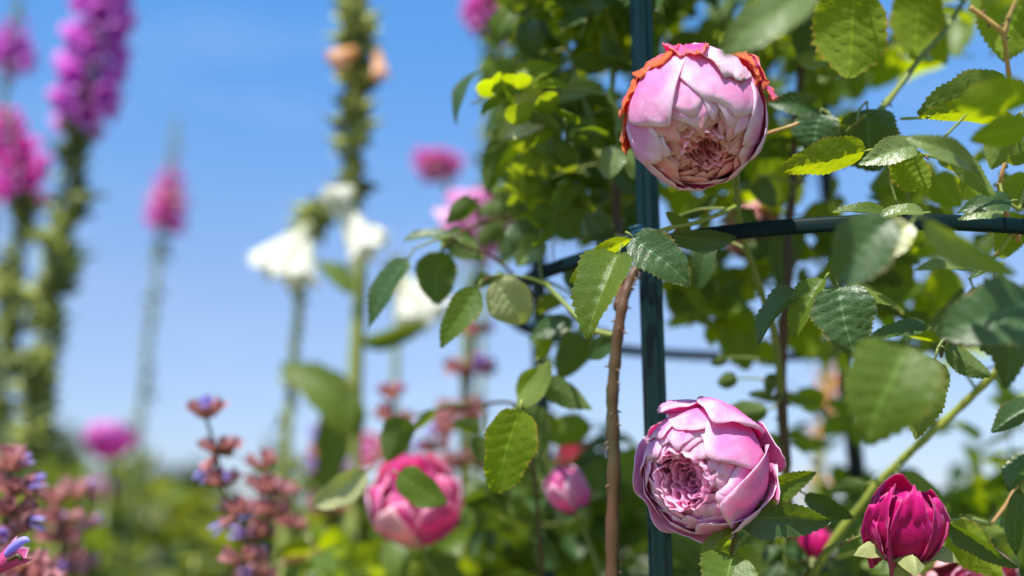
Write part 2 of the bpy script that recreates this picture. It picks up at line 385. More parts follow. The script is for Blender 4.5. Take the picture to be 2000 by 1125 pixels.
def cane(parent, pts, rad_px, mat='cane', thorns=0, name='cane', seed=0, ground=False, wob=.0):
    "pts are (px, py, depth)"
    R = random.Random(seed+5); w = [P(*p) for p in pts]
    path = smooth_path(w, 8)
    if ground:
        e = path[-1]; dv = (path[-1]-path[-5]).normalized(); k_ = e.z/12
        for q in range(1, 13): e = e+Vector((dv.x*k_*.9**q, dv.y*k_*.9**q, -k_*1.002)); path.append(e)
    dm = pts[0][2]; N = len(path); mb = MB()
    if not hasattr(rad_px, '__len__'): rad_px = (rad_px, rad_px)
    rr = [lerp(rad_px[0], rad_px[1], k/(N-1))*dm/F*(1+.09*sin(k*1.3+seed)+.05*sin(k*3.1)) for k in range(N)]
    path = [p+Vector((noise.noise(p*18)*wob, 0, 0)) for p in path]
    mb.tube(path, rr, 10); CANES.setdefault(parent.name, []).extend(path)
    if thorns:
        tb = mb
        for _ in range(thorns):
            k = R.randrange(2, N-2); p = path[k].lerp(path[k+1], R.random()); t = (path[k+1]-path[k]).normalized()
            a = R.uniform(0, 2*pi); s = t.orthogonal().normalized(); n = Matrix.Rotation(a, 3, t) @ s
            h = R.uniform(.6, 1.1)*.0030
            tb.tube([p+n*rr[k]*.7, p+n*(rr[k]+h*.45)-t*h*.12*(1 if t.z > 0 else -1), p+n*(rr[k]+h)-t*h*.55*(1 if t.z > 0 else -1)], [.0013, .0007, .0001], 5, 1)
    return mb.build(name, [mat, 'thorn'], parent)

# ------------------------------------------------------------------ roses
def petal_pts(R0, phi, dphi, t0, t1, r=1., flare=0., n=3.2, side=.035, ruf=.02, seed=0, nu=21, nv=17, zs=1., curl=0., lobes=2.5, cup=0., crinkle=0.):
    R = random.Random(seed); ph = R.uniform(0, 6.28); ph2 = R.uniform(0, 6.28); sv = Vector((R.random()*50, R.random()*50, R.random()*50))
    pts = []; uvs = []
    for j in range(nv):
        v = j/(nv-1)
        for i in range(nu):
            u = -1+2*i/(nu-1)
            reach = max(.0, 1-abs(u)**n)**.62
            reach = .12+.88*reach
            te = t0+(t1-t0)*reach*(1+.025*sin(lobes*u*2+ph)+ruf*.8*sin(7*u+ph2)+crinkle*.02*sin(11*u+ph))
            t = rad(t0+(te-t0)*v); a = rad(phi+dphi*u)
            rr = r*(1+side*u+cup*(1-u*u)*sin(v*pi))
            fl = flare*sstep(v, .45, 1)**1.5
            rr += fl*(1+.25*sin(3*u+ph)) + ruf*sstep(v, .55, 1)*sin(5*u+ph2)
            if curl: rr += curl*sstep(v, .86, 1)
            q = Vector((u*3+sv.x, v*3+sv.y, sv.z)); rr += .022*noise.noise(q)+.012*noise.noise(q*2.6)+.005*noise.noise(q*6.5)
            if crinkle: rr += crinkle*sstep(v, .4, 1)*(noise.noise(q*2.2)*.09+noise.noise(q*5)*.035); t += crinkle*.07*noise.noise(q*2.5+Vector((9, 9, 9)))*v
            rho = R0*rr
            pts.append(Vector((rho*sin(t)*cos(a), rho*sin(t)*sin(a), -rho*cos(t)*zs))); uvs.append((.5+.5*u, v))
    return pts, uvs, nu, nv
def bloom(parent, center, axis, R0, outer, rings, label, mats, seed=0, name='rose_bloom', zs=1., up=None, rose_in=.42, depth=.5, sub=True, solid=.0009):
    "outer: list of dicts; rings: number of rosette rings"
    R = random.Random(seed); z = axis.normalized(); upv = up or CY
    y = (upv-z*upv.dot(z)).normalized(); x = y.cross(z)
    m = Matrix((x, y, z)).transposed().to_4x4(); m.translation = center
    mb = MB()
    # receptacle behind and hidden core
    core = []; cu = []
    for j in range(9):
        t = pi*j/8
        for i in range(16):
            a = 2*pi*i/16; core.append(Vector((.55*R0*sin(t)*cos(a), .55*R0*sin(t)*sin(a), -R0*.25-.5*R0*cos(t)*.9))); cu.append((i/16, .3))
    mb.grid(core, cu, 16, 9, 0, True)
    for i in range(rings):
        f = i/max(1, rings-1); ra = rose_in*(1-f*.86); nn = max(3, int(9-5.5*f)); off = R.uniform(0, 360)
        for k in range(nn):
            phi = off+360*k/nn+R.uniform(-12, 12); dp = 360/nn*R.uniform(.55, .95); nu, nv = 17, 9
            ph = R.uniform(0, 6.28); kf = R.choice((2, 3, 4)); am = R.uniform(.02, .06)*(1-.3*f)
            rim = .86-depth*f**1.25+R.uniform(-.05, .05); lean = R.uniform(.02, .13)
            pts = []; uvs = []
            for j in range(nv):
                v = j/(nv-1)
                for q in range(nu):
                    u = -1+2*q/(nu-1); a = rad(phi+dp*u)
                    h = (1-abs(u)**4)**.5*.5+.5
                    zz = lerp(-.25, rim, v*h)+.03*sin(3*u+ph)*v
                    rr = ra*(.55+.5*v**.6)+am*sin(kf*u+ph)*v+am*.5*sin(8*u+ph*2)*v*v+.03*u
                    rr -= lean*sstep(v, .75, 1)*(.6+.4*sin(ph+u*2))
                    rr = max(.01, rr)
                    pts.append(Vector((R0*rr*cos(a), R0*rr*sin(a), R0*zz))); uvs.append((.5+.5*u, .25+v*.75))
            mb.grid(pts, uvs, nu, nv, 0)
    mb.v = [m @ p for p in mb.v]
    o = mb.build(name, mats[1], parent)
    if label: o['label'] = label
    for k, pd in enumerate(outer):
        pd = dict(pd); mt = pd.pop('mat', mats[0]); lb = pd.pop('label', None); sz = pd.pop('sz', 1.)
        pts, uvs, nu, nv = petal_pts(R0, zs=zs, seed=seed*31+k, **pd)
        q = MB() if sub else None
        if sub:
            q.grid([m @ p for p in pts], uvs, nu, nv)
            ob = q.build('petal', mt, o); ob.matrix_parent_inverse = Matrix.Identity(4)
            sm = ob.modifiers.new('thickness', 'SOLIDIFY'); sm.thickness = solid*.5; sm.offset = 0
            if lb: ob['label'] = lb
        else:
            if mt not in [mm.name for mm in o.data.materials]: pass
    return o

# ================================================================== the setting
mb = MB(); n = 40
pts = []; uvs = []
for j in range(n+1):
    for i in range(n+1):
        a = -1+2*i/n; b = -1+2*j/n; x = a*abs(a)**2*900; y = b*abs(b)**2*900
        pts.append(Vector((x, y, 0.0))); uvs.append((i/n, j/n))
mb.grid(pts, uvs, n+1, n+1)
gm, t = nodes('garden_ground'); g = G(t); ob_ = g.n('ShaderNodeTexCoord').outputs['Object']
col = g.ramp(g.noise(.7, 6, ob_, .6), [(.38, (.05, .09, .02)), (.5, (.12, .14, .05)), (.62, (.26, .20, .12))])
g.n('ShaderNodeOutputMaterial', {0: g.n('ShaderNodeBsdfPrincipled', {'Base Color': col, 'Roughness': .95}).outputs[0]}); M['ground'] = gm
o = mb.build('ground', 'ground', smooth=False); o['kind'] = 'structure'

def leafball(mb, c, rx, ry, rz, n, size, R, mi=0, flat=.5):
    for _ in range(n):
        u = Vector((R.gauss(0, 1), R.gauss(0, 1), R.gauss(0, 1))).normalized()*(R.random()**.45)
        p = c+Vector((u.x*rx, u.y*ry, u.z*rz)); a = Vector((R.gauss(0, 1), R.gauss(0, 1), R.gauss(0, .6))).normalized()
        m3 = frame(a, Vector((R.gauss(0, .6), R.gauss(0, .6), 1)), 0); L = size*R.uniform(.6, 1.3)
        q = [(0, 0, 0), (.32, .4, .06), (.0, .45, 0), (-.32, .4, .06), (0, 1, -.1)]
        b = len(mb.v); mb.v += [p+m3 @ (Vector(k)*L) for k in q]
        uv = [(.5, 0), (1, .45), (.5, .45), (0, .45), (.5, 1)]
        for f in ((0, 1, 2), (0, 2, 3), (2, 1, 4), (2, 4, 3)):
            mb.f.append(tuple(b+i for i in f)); mb.uv += [uv[i] for i in f]; mb.mi.append(mi)
M['tree'] = leaf_mat('tree_leaf', (.05, .075, .025), (.07, .10, .03), (.12, .17, .02), .25, .6, .2)
M['tree2'] = leaf_mat('tree_leaf_grey', (.08, .11, .05), (.10, .13, .05), (.15, .2, .03), .25, .6, .2)
def tree(px, top_py, wpx, D, label, seed, mat='tree', trunk=.25):
    R = random.Random(seed); z = EYE.z+(1098-top_py)/F*D; wd = wpx/F*D; x = (px-1000)/F*D
    t = thing('tree', label, 'tree', Vector((x, D, 0)), 'trees far beyond the flower bed')
    tb = MB(); tb.tube([(x, D, -.1), (x+.02*wd, D, z*.3), (x, D, z*.8)], [wd*.045, wd*.03, wd*.008], 8)
    for k in range(6):
        a = k*1.05+R.random(); h = z*R.uniform(.25, .5)
        tb.tube([(x, D, h), (x+cos(a)*wd*.2, D+sin(a)*wd*.2, h+z*.15), (x+cos(a)*wd*.36, D+sin(a)*wd*.36, h+z*.3)], [wd*.018, wd*.012, wd*.003], 5)
    tb.build('trunk', 'bark', t)
    cb = MB()
    for k in range(16):
        a = R.uniform(0, 2*pi); r = R.random()**.5*wd*.36; h = R.uniform(trunk, .88)
        s = 1-.45*abs(h-.45)
        leafball(cb, Vector((x+cos(a)*r*s, D+sin(a)*r*s, z*h)), wd*.17*s, wd*.17*s, z*.15, 300, wd*.065, R)
    cb.build('crown', mat, t)
tree(385, 905, 300, 26, 'dark olive round tree on the horizon, below the thin foxglove stalk', 1)
tree(480, 960, 200, 31, 'low dull green tree behind the reddish sage whorls', 2)
tree(120, 815, 330, 24, 'broad pale olive tree behind the left foxgloves', 3, 'tree2')
tree(-80, 790, 260, 21, 'tall olive tree cut by the left edge', 4, 'tree2')
tree(560, 850, 120, 34, 'narrow grey green tree behind the white foxglove seed stalk', 5, 'tree2')
tree(750, 960, 260, 30, 'low olive tree behind the hot pink rose', 6)
tree(1080, 960, 330, 33, 'wide low tree behind the pink rose bud', 7)
tree(1440, 980, 330, 35, 'low tree far behind the two green posts', 8, 'tree2')
tree(1850, 985, 380, 33, 'low tree on the horizon at the right', 9)

# ---- leafy perennials of the bed
def perennial(px, top_py, wpx, D, label, seed, mat='fleaf', leaf=.15, n=260):
    R = random.Random(seed); z = EYE.z+(1098-top_py)/F*D*1.0; wd = wpx/F*D; x = (px-1000)/F*D
    t = thing('leafy_perennial', label, 'plant', Vector((x, D, 0)), 'leafy plants of the flower bed')
    sb = MB(); lb = MB()
    for k in range(9):
        a = R.uniform(0, 6.28); r = R.random()*wd*.45; q = Vector((x+cos(a)*r, D+sin(a)*r*.6, 0)); h = z*R.uniform(.75, 1.0)
        top = Vector((q.x+R.uniform(-.1, .1)*wd, q.y, h)); mid = q.lerp(top, .5)+Vector((R.uniform(-.03, .03), 0, 0))
        path = smooth_path([q, mid, top], 5); sb.tube(path, [.004]*len(path), 6)
        for i in range(n//9):
            p = path[R.randrange(3, len(path))]; an = R.uniform(0, 6.28)
            ax = Vector((cos(an), sin(an), R.uniform(-.2, .9))).normalized(); m3 = frame(ax, Vector((0, 0, 1)), R.uniform(-.5, .5))
            l = leaf*R.uniform(.6, 1.2)*(1.15-.5*p.z/z)
            pp, uu, nu, nv = leaf_pts(l, l*.42, .2, R.uniform(.3, 1.2), 0, 4, 5, i)
            lb.grid([m3 @ c+p for c in pp], uu, nu, nv)
    sb.build('stems', 'stem', t); o = lb.build('foliage', mat, t); o['kind'] = 'stuff'
per = [(60, 860, 260, 2.3, 'fleaf', 'mid green leafy plant at the left edge under the foxgloves'),
       (250, 930, 260, 2.7, 'fleaf', 'dark green leafy plant under the round magenta flower'),
       (170, 1010, 260, 1.9, 'fleaf', 'green leafy plant behind the sage at lower left'),
       (330, 1075, 200, 2.1, 'fleaf', 'low green leafy plant between the two sage groups'),
       (470, 1040, 190, 2.4, 'gleaf', 'yellow green plant behind the reddish sage whorls'),
       (600, 900, 200, 2.2, 'fleaf', 'bright green plant at the foot of the white foxgloves'),
       (720, 1000, 220, 1.7, 'gleaf', 'yellow green plant below the hot pink rose'),
       (880, 1060, 240, 1.6, 'fleaf', 'low green plant left of the brown rose cane'),
       (1110, 1030, 200, 2.0, 'fleaf', 'green plant behind the brown rose cane near the ground'),
       (1420, 1060, 220, 2.1, 'gleaf', 'yellow green plant behind the lower pink rose'),
       (1600, 1080, 240, 2.3, 'fleaf', 'green plant behind the crimson bud'),
       (1900, 1070, 260, 2.2, 'leafy', 'green plant low at the right edge'),
       (20, 800, 200, 2.9, 'gleaf', 'tall yellow green plant at the left edge behind the sage'),
       (150, 850, 220, 3.2, 'fleaf', 'tall green plant left of the round magenta flower'),
       (250, 900, 130, 3.4, 'gleaf', 'yellow green plant behind the thin foxglove stem'),
       (90, 940, 280, 2.4, 'gleaf', 'yellow green plant behind the bottom left sage'),
       (420, 1085, 260, 1.9, 'gleaf', 'yellow green plant at the foot of the forked sage'),
       (520, 935, 180, 2.6, 'fleaf', 'dark green plant behind the dusty pink sage'),
       (395, 980, 170, 3.0, 'gleaf', 'olive plant behind the forked sage, below the round tree'),
       (650, 930, 200, 2.0, 'fleaf', 'green plant just left of the hot pink rose'),
       (960, 960, 220, 2.2, 'fleaf', 'green plant between the hot pink rose and the pink bud')]
for i, (px, ty, w, D, mt, lab) in enumerate(per): perennial(px, ty, w, D, lab, 40+i, mt)

# ================================================================== the steel rose tower
K = .92
RC = Vector((.29*K, 1.155*K, EYE.z+.24*K)); RR = .298*K
tr = thing('rose_tower', 'dark green ribbed steel plant tower with a flat hoop, standing among the roses', 'trellis', Vector((RC.x, RC.y, 0)))
def post(p_top, p_bot, r=.0078):
    a = P(*p_top); b = P(*p_bot); dz = (b-a)/(b.z-a.z); foot = a+dz*(0-.05-a.z); head = a+dz*(1.95-a.z)
    mb = MB(); N = 26
    mb.tube([head.lerp(foot, k/N) for k in range(N+1)], r, 70, 0, .13, 7)
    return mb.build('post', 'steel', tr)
post((1252, 0, .935), (1292, 1125, .86))
post((1037, 0, 1.29), (1068, 1125, 1.22), .008)
post((1580, 0, 1.42), (1694, 1125, 1.33), .0085)
post((2080, 0, 1.0), (2200, 1125, .92), .0085)
mb = MB(); N = 96; prof = [(-.0016, -.0052), (.0016, -.0052), (.0024, -.003), (.0024, .003), (.0016, .0052), (-.0016, .0052)]
pts = []; uvs = []
for k in range(N+1):
    a = 2*pi*k/N
    for i, (pr, pz) in enumerate(prof):
        pts.append(RC+Vector(((RR+pr)*cos(a), (RR+pr)*sin(a), pz))); uvs.append((i/6, k/N))
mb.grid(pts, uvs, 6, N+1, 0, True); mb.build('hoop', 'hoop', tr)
# wire ties knotting the canes to the tower
def tie(p, r, seed):
    mb = MB(); R = random.Random(seed); c = P(*p)
    for q in range(2):
        path = [c+Vector((cos(k*.6)*r, sin(k*.6)*r, (q-.5)*.003+.0006*sin(k))) for k in range(12)]; mb.tube(path, .0011, 6)
    mb.tube([c+Vector((0, -r, 0)), c+Vector((-.006, -r-.004, .004)), c+Vector((-.014, -r-.003, .002))], .0009, 6)
    mb.build('wire_tie', 'wire', tr)
tie((1262, 462, .895), .0115, 1); tie((1052, 640, 1.235), .02, 2)

# ================================================================== foxgloves
def bell_mb(L, r, lobes=5, seed=0, spread=1.35):
    R = random.Random(seed); mb = MB(); pts = []; uvs = []; n = 20
    prof = [(0, .18), (.06, .34), (.16, .46), (.35, .62), (.55, .82), (.75, 1.0), (.9, 1.1), (1.0, spread)]
    for k, (z, q) in enumerate(prof):
        for i in range(n):
            a = 2*pi*i/n; w = 1+(.09*cos(lobes*a) if k > 4 else 0)*(k-4)/2; zz = z+(.08*cos(lobes*a)*(k-5)/2 if k > 5 else 0)
            pts.append(Vector((cos(a)*r*q*w, sin(a)*r*q*w, zz*L))); uvs.append((i/n, k/7))
    mb.grid(pts, uvs, n, len(prof), 0, True)
    # calyx
    for k in range(5):
        a = 2*pi*k/5; b = len(mb.v); d = Vector((cos(a), sin(a), 0)); s = Vector((-sin(a), cos(a), 0))
        mb.v += [Vector((0, 0, -.02*L)), d*r*.55+s*r*.22+Vector((0, 0, L*.06)), d*r*.75+Vector((0, 0, L*.2)), d*r*.55-s*r*.22+Vector((0, 0, L*.06))]
        mb.f.append((b, b+1, b+2, b+3)); mb.uv += [(.5, 0), (1, .5), (.5, 1), (0, .5)]; mb.mi.append(1)
    return mb
def pod_mb(L, r):
    mb = MB(); prof = [(0, .35), (.15, .85), (.35, 1), (.6, .7), (.8, .3), (1.25, .05)]; pts = []; uvs = []
    for k, (z, q) in enumerate(prof):
        for i in range(8): a = 2*pi*i/8; pts.append(Vector((cos(a)*r*q, sin(a)*r*q, z*L))); uvs.append((i/8, k/5))
    mb.grid(pts, uvs, 8, len(prof), 0, True)
    for k in range(4):
        a = 2*pi*k/4+.4; d = Vector((cos(a), sin(a), 0)); s = Vector((-sin(a), cos(a), 0)); b = len(mb.v)
        mb.v += [Vector((0, 0, 0)), d*r*1.3+s*r*.6+Vector((0, 0, L*.15)), d*r*2.0+Vector((0, 0, L*.5)), d*r*1.3-s*r*.6+Vector((0, 0, L*.15))]
        mb.f.append((b, b+1, b+2, b+3)); mb.uv += [(.5, .5)]*4; mb.mi.append(0)
    return mb
TEMPL = {}
def place(kind, mat, p, axis, L, r, parent, name, roll=0):
    key = (kind, mat)
    if key not in TEMPL:
        mb = bell_mb(1, 1) if kind == 'bell' else pod_mb(1, 1)
        o = mb.build(name, [mat, 'pod']); TEMPL[key] = o.data; bpy.data.objects.remove(o)
    o = bpy.data.objects.new(name, TEMPL[key]); COL.objects.link(o); o.parent = parent
    q = axis.normalized().to_track_quat('Z', 'Y').to_matrix().to_4x4() @ Matrix.Rotation(roll, 4, 'Z') @ Matrix.Diagonal((r, r, L, 1))
    o.matrix_parent_inverse = Matrix.Translation(-base_of(parent)); o.matrix_basis = Matrix.Translation(p) @ q
    return o
def foxglove(label, pts, stem_px, segs, seed, group='foxglove spires', basal=5, extra=()):
    R = random.Random(seed); w = [P(*p) for p in pts]; last = w[-1]; d = pts[-1][2]
    dirn = (w[-1]-w[-2]); foot = Vector((last.x+dirn.x/dirn.z*(0-last.z)*.3, last.y, -.02))
    t = thing('foxglove', label, 'foxglove', Vector((foot.x, foot.y, 0)), group)
    path = smooth_path(w, 12); full = path+smooth_path([path[-1], path[-1].lerp(foot, .5), foot], 6)[1:]
    sb = MB(); N = len(full); sb.tube(full, [lerp(stem_px[0], stem_px[1], min(1, k/len(path)))*d/F/2 for k in range(N)], 10)
    sb.build('stem', 'fstem', t)
    for (s0, s1, kind, mat, n, L, r, droop) in segs:
        for k in range(n):
            s = lerp(s0, s1, (k+.5)/n)*(len(path)-1); i = int(s); p = path[i].lerp(path[min(i+1, len(path)-1)], s-i)
            a = k*2.4+R.uniform(-.3, .3); out = Vector((cos(a), sin(a), 0))
            size = R.uniform(.85, 1.12) if kind == 'bell' else R.choice((.45, .7, 1, 1.45))*R.uniform(.85, 1.1)
            if kind == 'bell' and n > 12: size *= .5+.62*sin(pi*min(1, (k+1)/n*.62))
            ax = out+Vector((0, 0, droop+R.uniform(-.15, .15)))
            pp = p+out*(.006)
            if kind == 'bell': place('bell', mat, pp, ax, L*size, r*size, t, 'flower', R.uniform(0, 6))
            else: place('pod', 'podd' if mat == 'pod' and R.random() < .4 else mat, pp+out*R.choice((0, 0, .004)), ax, L*size, r*size, t, 'seed_capsule' if kind == 'pod' else 'flower_bud', R.uniform(0, 6))
    lb = MB()
    for k in range(basal):
        a = k*6.28/basal; ax = Vector((cos(a), sin(a), .8)); m3 = frame(ax, Vector((0, 0, 1)), 0)
        pp, uu, nu, nv = leaf_pts(.24, .09, .2, 1.0, 0, 5, 5, k)
        lb = MB(); lb.grid([m3 @ c+Vector((foot.x, foot.y, .02)) for c in pp], uu, nu, nv); lb.build('leaf', 'fleaf', t)
    return t
foxglove('tall foxglove with a thick spike of violet-purple bells over green seed capsules, at upper left',
    [(212, -90, 1.9), (196, 20, 1.9), (160, 235, 1.9), (120, 450, 1.9), (95, 620, 1.9), (70, 780, 1.9), (62, 900, 1.9)], (9, 13),
    [(.02, .33, 'bell', 'purple', 46, .042, .014, -.5), (.34, .98, 'pod', 'pod', 98, .032, .0115, .3)], 1)
foxglove('foxglove cut by the left edge with its purple bells at the very tip',
    [(35, -10, 2.2), (22, 90, 2.2), (5, 200, 2.2), (-12, 400, 2.2), (-25, 620, 2.2), (-35, 850, 2.2)], (6, 13),
    [(.02, .12, 'pod', 'pod', 10, .01, .004, .5), (.11, .26, 'bell', 'purple', 16, .034, .011, -.5), (.27, .95, 'pod', 'pod', 40, .016, .006, .3)], 2)
foxglove('foxglove leaning right at the left edge with magenta bells halfway up the picture',
    [(8, 205, 1.95), (28, 280, 1.95), (48, 390, 1.95), (22, 520, 1.95), (5, 700, 1.95), (0, 860, 1.95)], (8, 13),
    [(.02, .38, 'bell', 'magenta', 22, .036, .0115, -.5), (.40, .95, 'pod', 'pod', 70, .024, .009, .3)], 3)
foxglove('thin distant foxglove standing alone against the sky with a small magenta spike',
    [(345, 225, 3.0), (335, 330, 3.0), (322, 420, 3.0), (308, 510, 3.0), (290, 680, 3.0), (270, 850, 3.0), (262, 960, 3.0)], (5, 13),
    [(.02, .17, 'pod', 'pod', 14, .012, .004, .5), (.15, .37, 'bell', 'magenta', 22, .038, .011, -.3), (.22, .38, 'pod', 'peach', 16, .03, .008, -.2), (.4, .98, 'pod', 'pod', 56, .018, .0065, .5)], 4)
fx = foxglove('tallest foxglove, gone to seed, two peach withered bells high on its dark capsules',
    [(693, -60, 1.6), (697, 120, 1.6), (688, 330, 1.6), (703, 520, 1.6), (695, 700, 1.6), (690, 900, 1.6)], (16, 34),
    [(.02, .46, 'pod', 'pod', 98, .021, .0078, .3)], 5)
for (x, y, L, r, ax, mt) in ((700, 95, .038, .013, (-.9, -.55, .3), 'peach'), (738, 95, .036, .010, (.1, -1, .2), 'peach'), (690, 368, .034, .017, (-.6, -.5, .5), 'white'), (664, 392, .078, .021, (.55, -1, .25), 'white'), (728, 440, .02, .01, (.5, -.8, .3), 'white')):
    place('bell', mt, P(x, y, 1.56), V3(*ax), L, r, fx, 'flower')
for (x, y, tx, ty, w) in ((690, 575, 622, 510, 42), (705, 850, 545, 712, 85), (700, 665, 838, 632, 40), (690, 760, 640, 980, 70)):
    hero_leaf(fx, x, y, tx, ty, w, 1.5, .02, 25, 'fleaf', .3, .7, stalk=0, teeth=5, shape=(.6, .8))
fy = foxglove('white foxglove with large drooping bells beside its green capsule cluster',
    [(640, 395, 1.75), (612, 450, 1.75), (590, 560, 1.75), (572, 720, 1.8), (560, 860, 1.8), (556, 980, 1.8)], (14, 20),
    [(.02, .20, 'pod', 'pod', 26, .022, .008, .2), (.3, .95, 'pod', 'pod', 40, .012, .005, .4)], 6)
for (x, y, L, r, ax, mt) in ((606, 434, .088, .020, (-.55, -1, .3), 'white'), (602, 455, .07, .020, (-.10, -1, .4), 'white'), (585, 452, .075, .018, (-.9, -.8, .1), 'white')):
    place('bell', mt, P(x, y, 1.7), V3(*ax), L, r, fy, 'flower')
fz = foxglove('white foxglove stalk with one pale bell, behind the left-hand rose leaves',
    [(770, 500, 1.9), (775, 620, 1.9), (770, 800, 1.9), (765, 980, 1.9)], (12, 16), [(.0, .2, 'pod', 'pod', 12, .016, .006, .2)], 7)
for (x, y, L, r, ax) in ((775, 540, .088, .024, (.9, -.75, .3)), (785, 555, .06, .02, (.3, -1, .4))):
    place('bell', 'white', P(x, y, 1.85), V3(*ax), L, r, fz, 'flower')
foxglove('foxglove with rosy bells peeping past the top of the leaf mass',
    [(990, -120, 1.9), (972, -20, 1.9), (965, 60, 1.9), (955, 170, 1.9), (945, 420, 1.9), (940, 800, 1.9)], (8, 12),
    [(.0, .34, 'bell', 'magenta', 46, .04, .013, -.5), (.32, .9, 'pod', 'pod', 40, .016, .006, .3)], 8)
foxglove('foxglove with pinkish purple bells behind the top of the rose leaves',
    [(1085, -150, 2.0), (1072, -20, 2.0), (1060, 90, 2.0), (1050, 300, 2.0), (1050, 700, 2.0)], (8, 12), [(.0, .36, 'bell', 'purple', 40, .04, .013, -.5)], 9)
foxglove('short foxglove with a small pink head against the sky left of the leaf mass',
    [(850, 300, 2.2), (862, 330, 2.2), (880, 380, 2.2), (905, 480, 2.2), (915, 700, 2.2), (920, 950, 2.2)], (10, 14),
    [(.0, .12, 'bell', 'magenta', 16, .036, .013, -.4), (.03, .14, 'pod', 'peach', 8, .03, .01, -.3)], 10)
foxglove('foxglove with large pale lilac bells behind the left-hand rose leaves',
    [(955, 360, 1.5), (955, 430, 1.5), (935, 520, 1.5), (910, 640, 1.5), (905, 900, 1.5)], (12, 15),
    [(.0, .28, 'bell', 'lilac', 16, .046, .016, -.6), (.28, .36, 'bell', 'purple', 5, .02, .008, -.6)], 11)
fw = foxglove('low white foxglove bell among the leaves at the bottom', [(600, 1030, 1.5), (605, 1120, 1.5), (606, 1200, 1.5)], (10, 12), [(.3, .9, 'pod', 'pod', 8, .016, .006, .3)], 12)
place('bell', 'white', P(610, 1040, 1.48), V3(.35, -1, .3), .045, .015, fw, 'flower')
fv = foxglove('leaning foxglove past its bloom, pale bare stalk with beige capsules behind the right-hand leaves', [(1615, 700, 1.9), (1612, 800, 1.9), (1595, 950, 1.9), (1590, 1100, 1.9)], (16, 24), [(.0, .8, 'pod', 'peach', 22, .02, .008, .3)], 13)
# round flower heads far off on the left
def roundhead(px, py, r, D, label, mat, seed):
    R = random.Random(seed); c = P(px, py, D); rr = r*D/F; t = thing('garden_flower', label, 'flower', Vector((c.x, c.y, 0)), 'round pink flowers at the back of the bed')
    sb = MB(); sb.tube([c, Vector((c.x+.01, c.y, c.z*.5)), Vector((c.x, c.y, -.02))], .004, 6); sb.build('stem', 'stem', t)
    fb = MB()
    for ring, (n, t1, q) in enumerate(((9, 100, 1), (8, 125, .8), (6, 145, .55), (5, 160, .35))):
        for k in range(n):
            pp, uu, nu, nv = petal_pts(rr, 360*k/n+ring*20, 260/n, 10, t1, q, .15, seed=k, nu=9, nv=7); fb.grid([p+c for p in pp], uu, nu, nv)
    fb.build('flower_head', mat, t)
roundhead(212, 850, 44, 2.6, 'round magenta flower head level with the tree line', 'magenta', 1)
roundhead(200, 948, 24, 2.6, 'small dusky pink flower head below the round magenta one', 'magenta', 2)

# ================================================================== sage stalks
def calyx_mb(open_=True):
    mb = MB(); pts = []; uvs = []; n = 12
    for k, (z, q) in enumerate([(0, .15), (.12, .5), (.35, .75), (.65, .9), (.85, 1.05), (1, 1.35)]):
        for i in range(n):
            a = 2*pi*i/n; rb = 1+.07*cos(6*a); tooth = (.22*max(0, cos(3*a)) if k == 5 else 0)
            pts.append(Vector((cos(a)*q*rb, sin(a)*q*rb, z+tooth))); uvs.append((i/n, k/5))
    mb.grid(pts, uvs, n, 6, 0, True); return mb
def corolla_mb():
    mb = MB()
    for s, (l, w, h) in enumerate(((1.25, .8, .5), (.9, .9, -.5))):
        pts = []; uvs = []
        for j in range(9):
            v = j/8
            for i in range(7):
                u = -1+i/3; ww = w*(.35+.65*sin(v*2.4))*.8
                z = .6+l*v*(1-.25*v if s == 0 else 1); y = h*(.5+1.6*v-1.1*v*v*(1 if s == 0 else .4))-abs(u)**2*.45*(1 if s == 0 else -1)*ww
                pts.append(Vector((u*ww, y, z))); uvs.append((.5+.5*u, v))
        mb.grid(pts, uvs, 7, 9)
    return mb
for nm, f, mt in (('calyx', calyx_mb, 'calyx'), ('corolla', corolla_mb, 'violet')):
    o = f().build(nm, mt); TEMPL[nm] = o.data; bpy.data.objects.remove(o)
def sagepart(nm, p, ax, L, r, parent, roll=0):
    o = bpy.data.objects.new(nm, TEMPL[nm]); COL.objects.link(o); o.parent = parent
    q = ax.normalized().to_track_quat('Z', 'Y').to_matrix().to_4x4() @ Matrix.Rotation(roll, 4, 'Z') @ Matrix.Diagonal((r, r, L, 1))
    o.matrix_parent_inverse = Matrix.Translation(-base_of(parent)); o.matrix_basis = Matrix.Translation(p) @ q
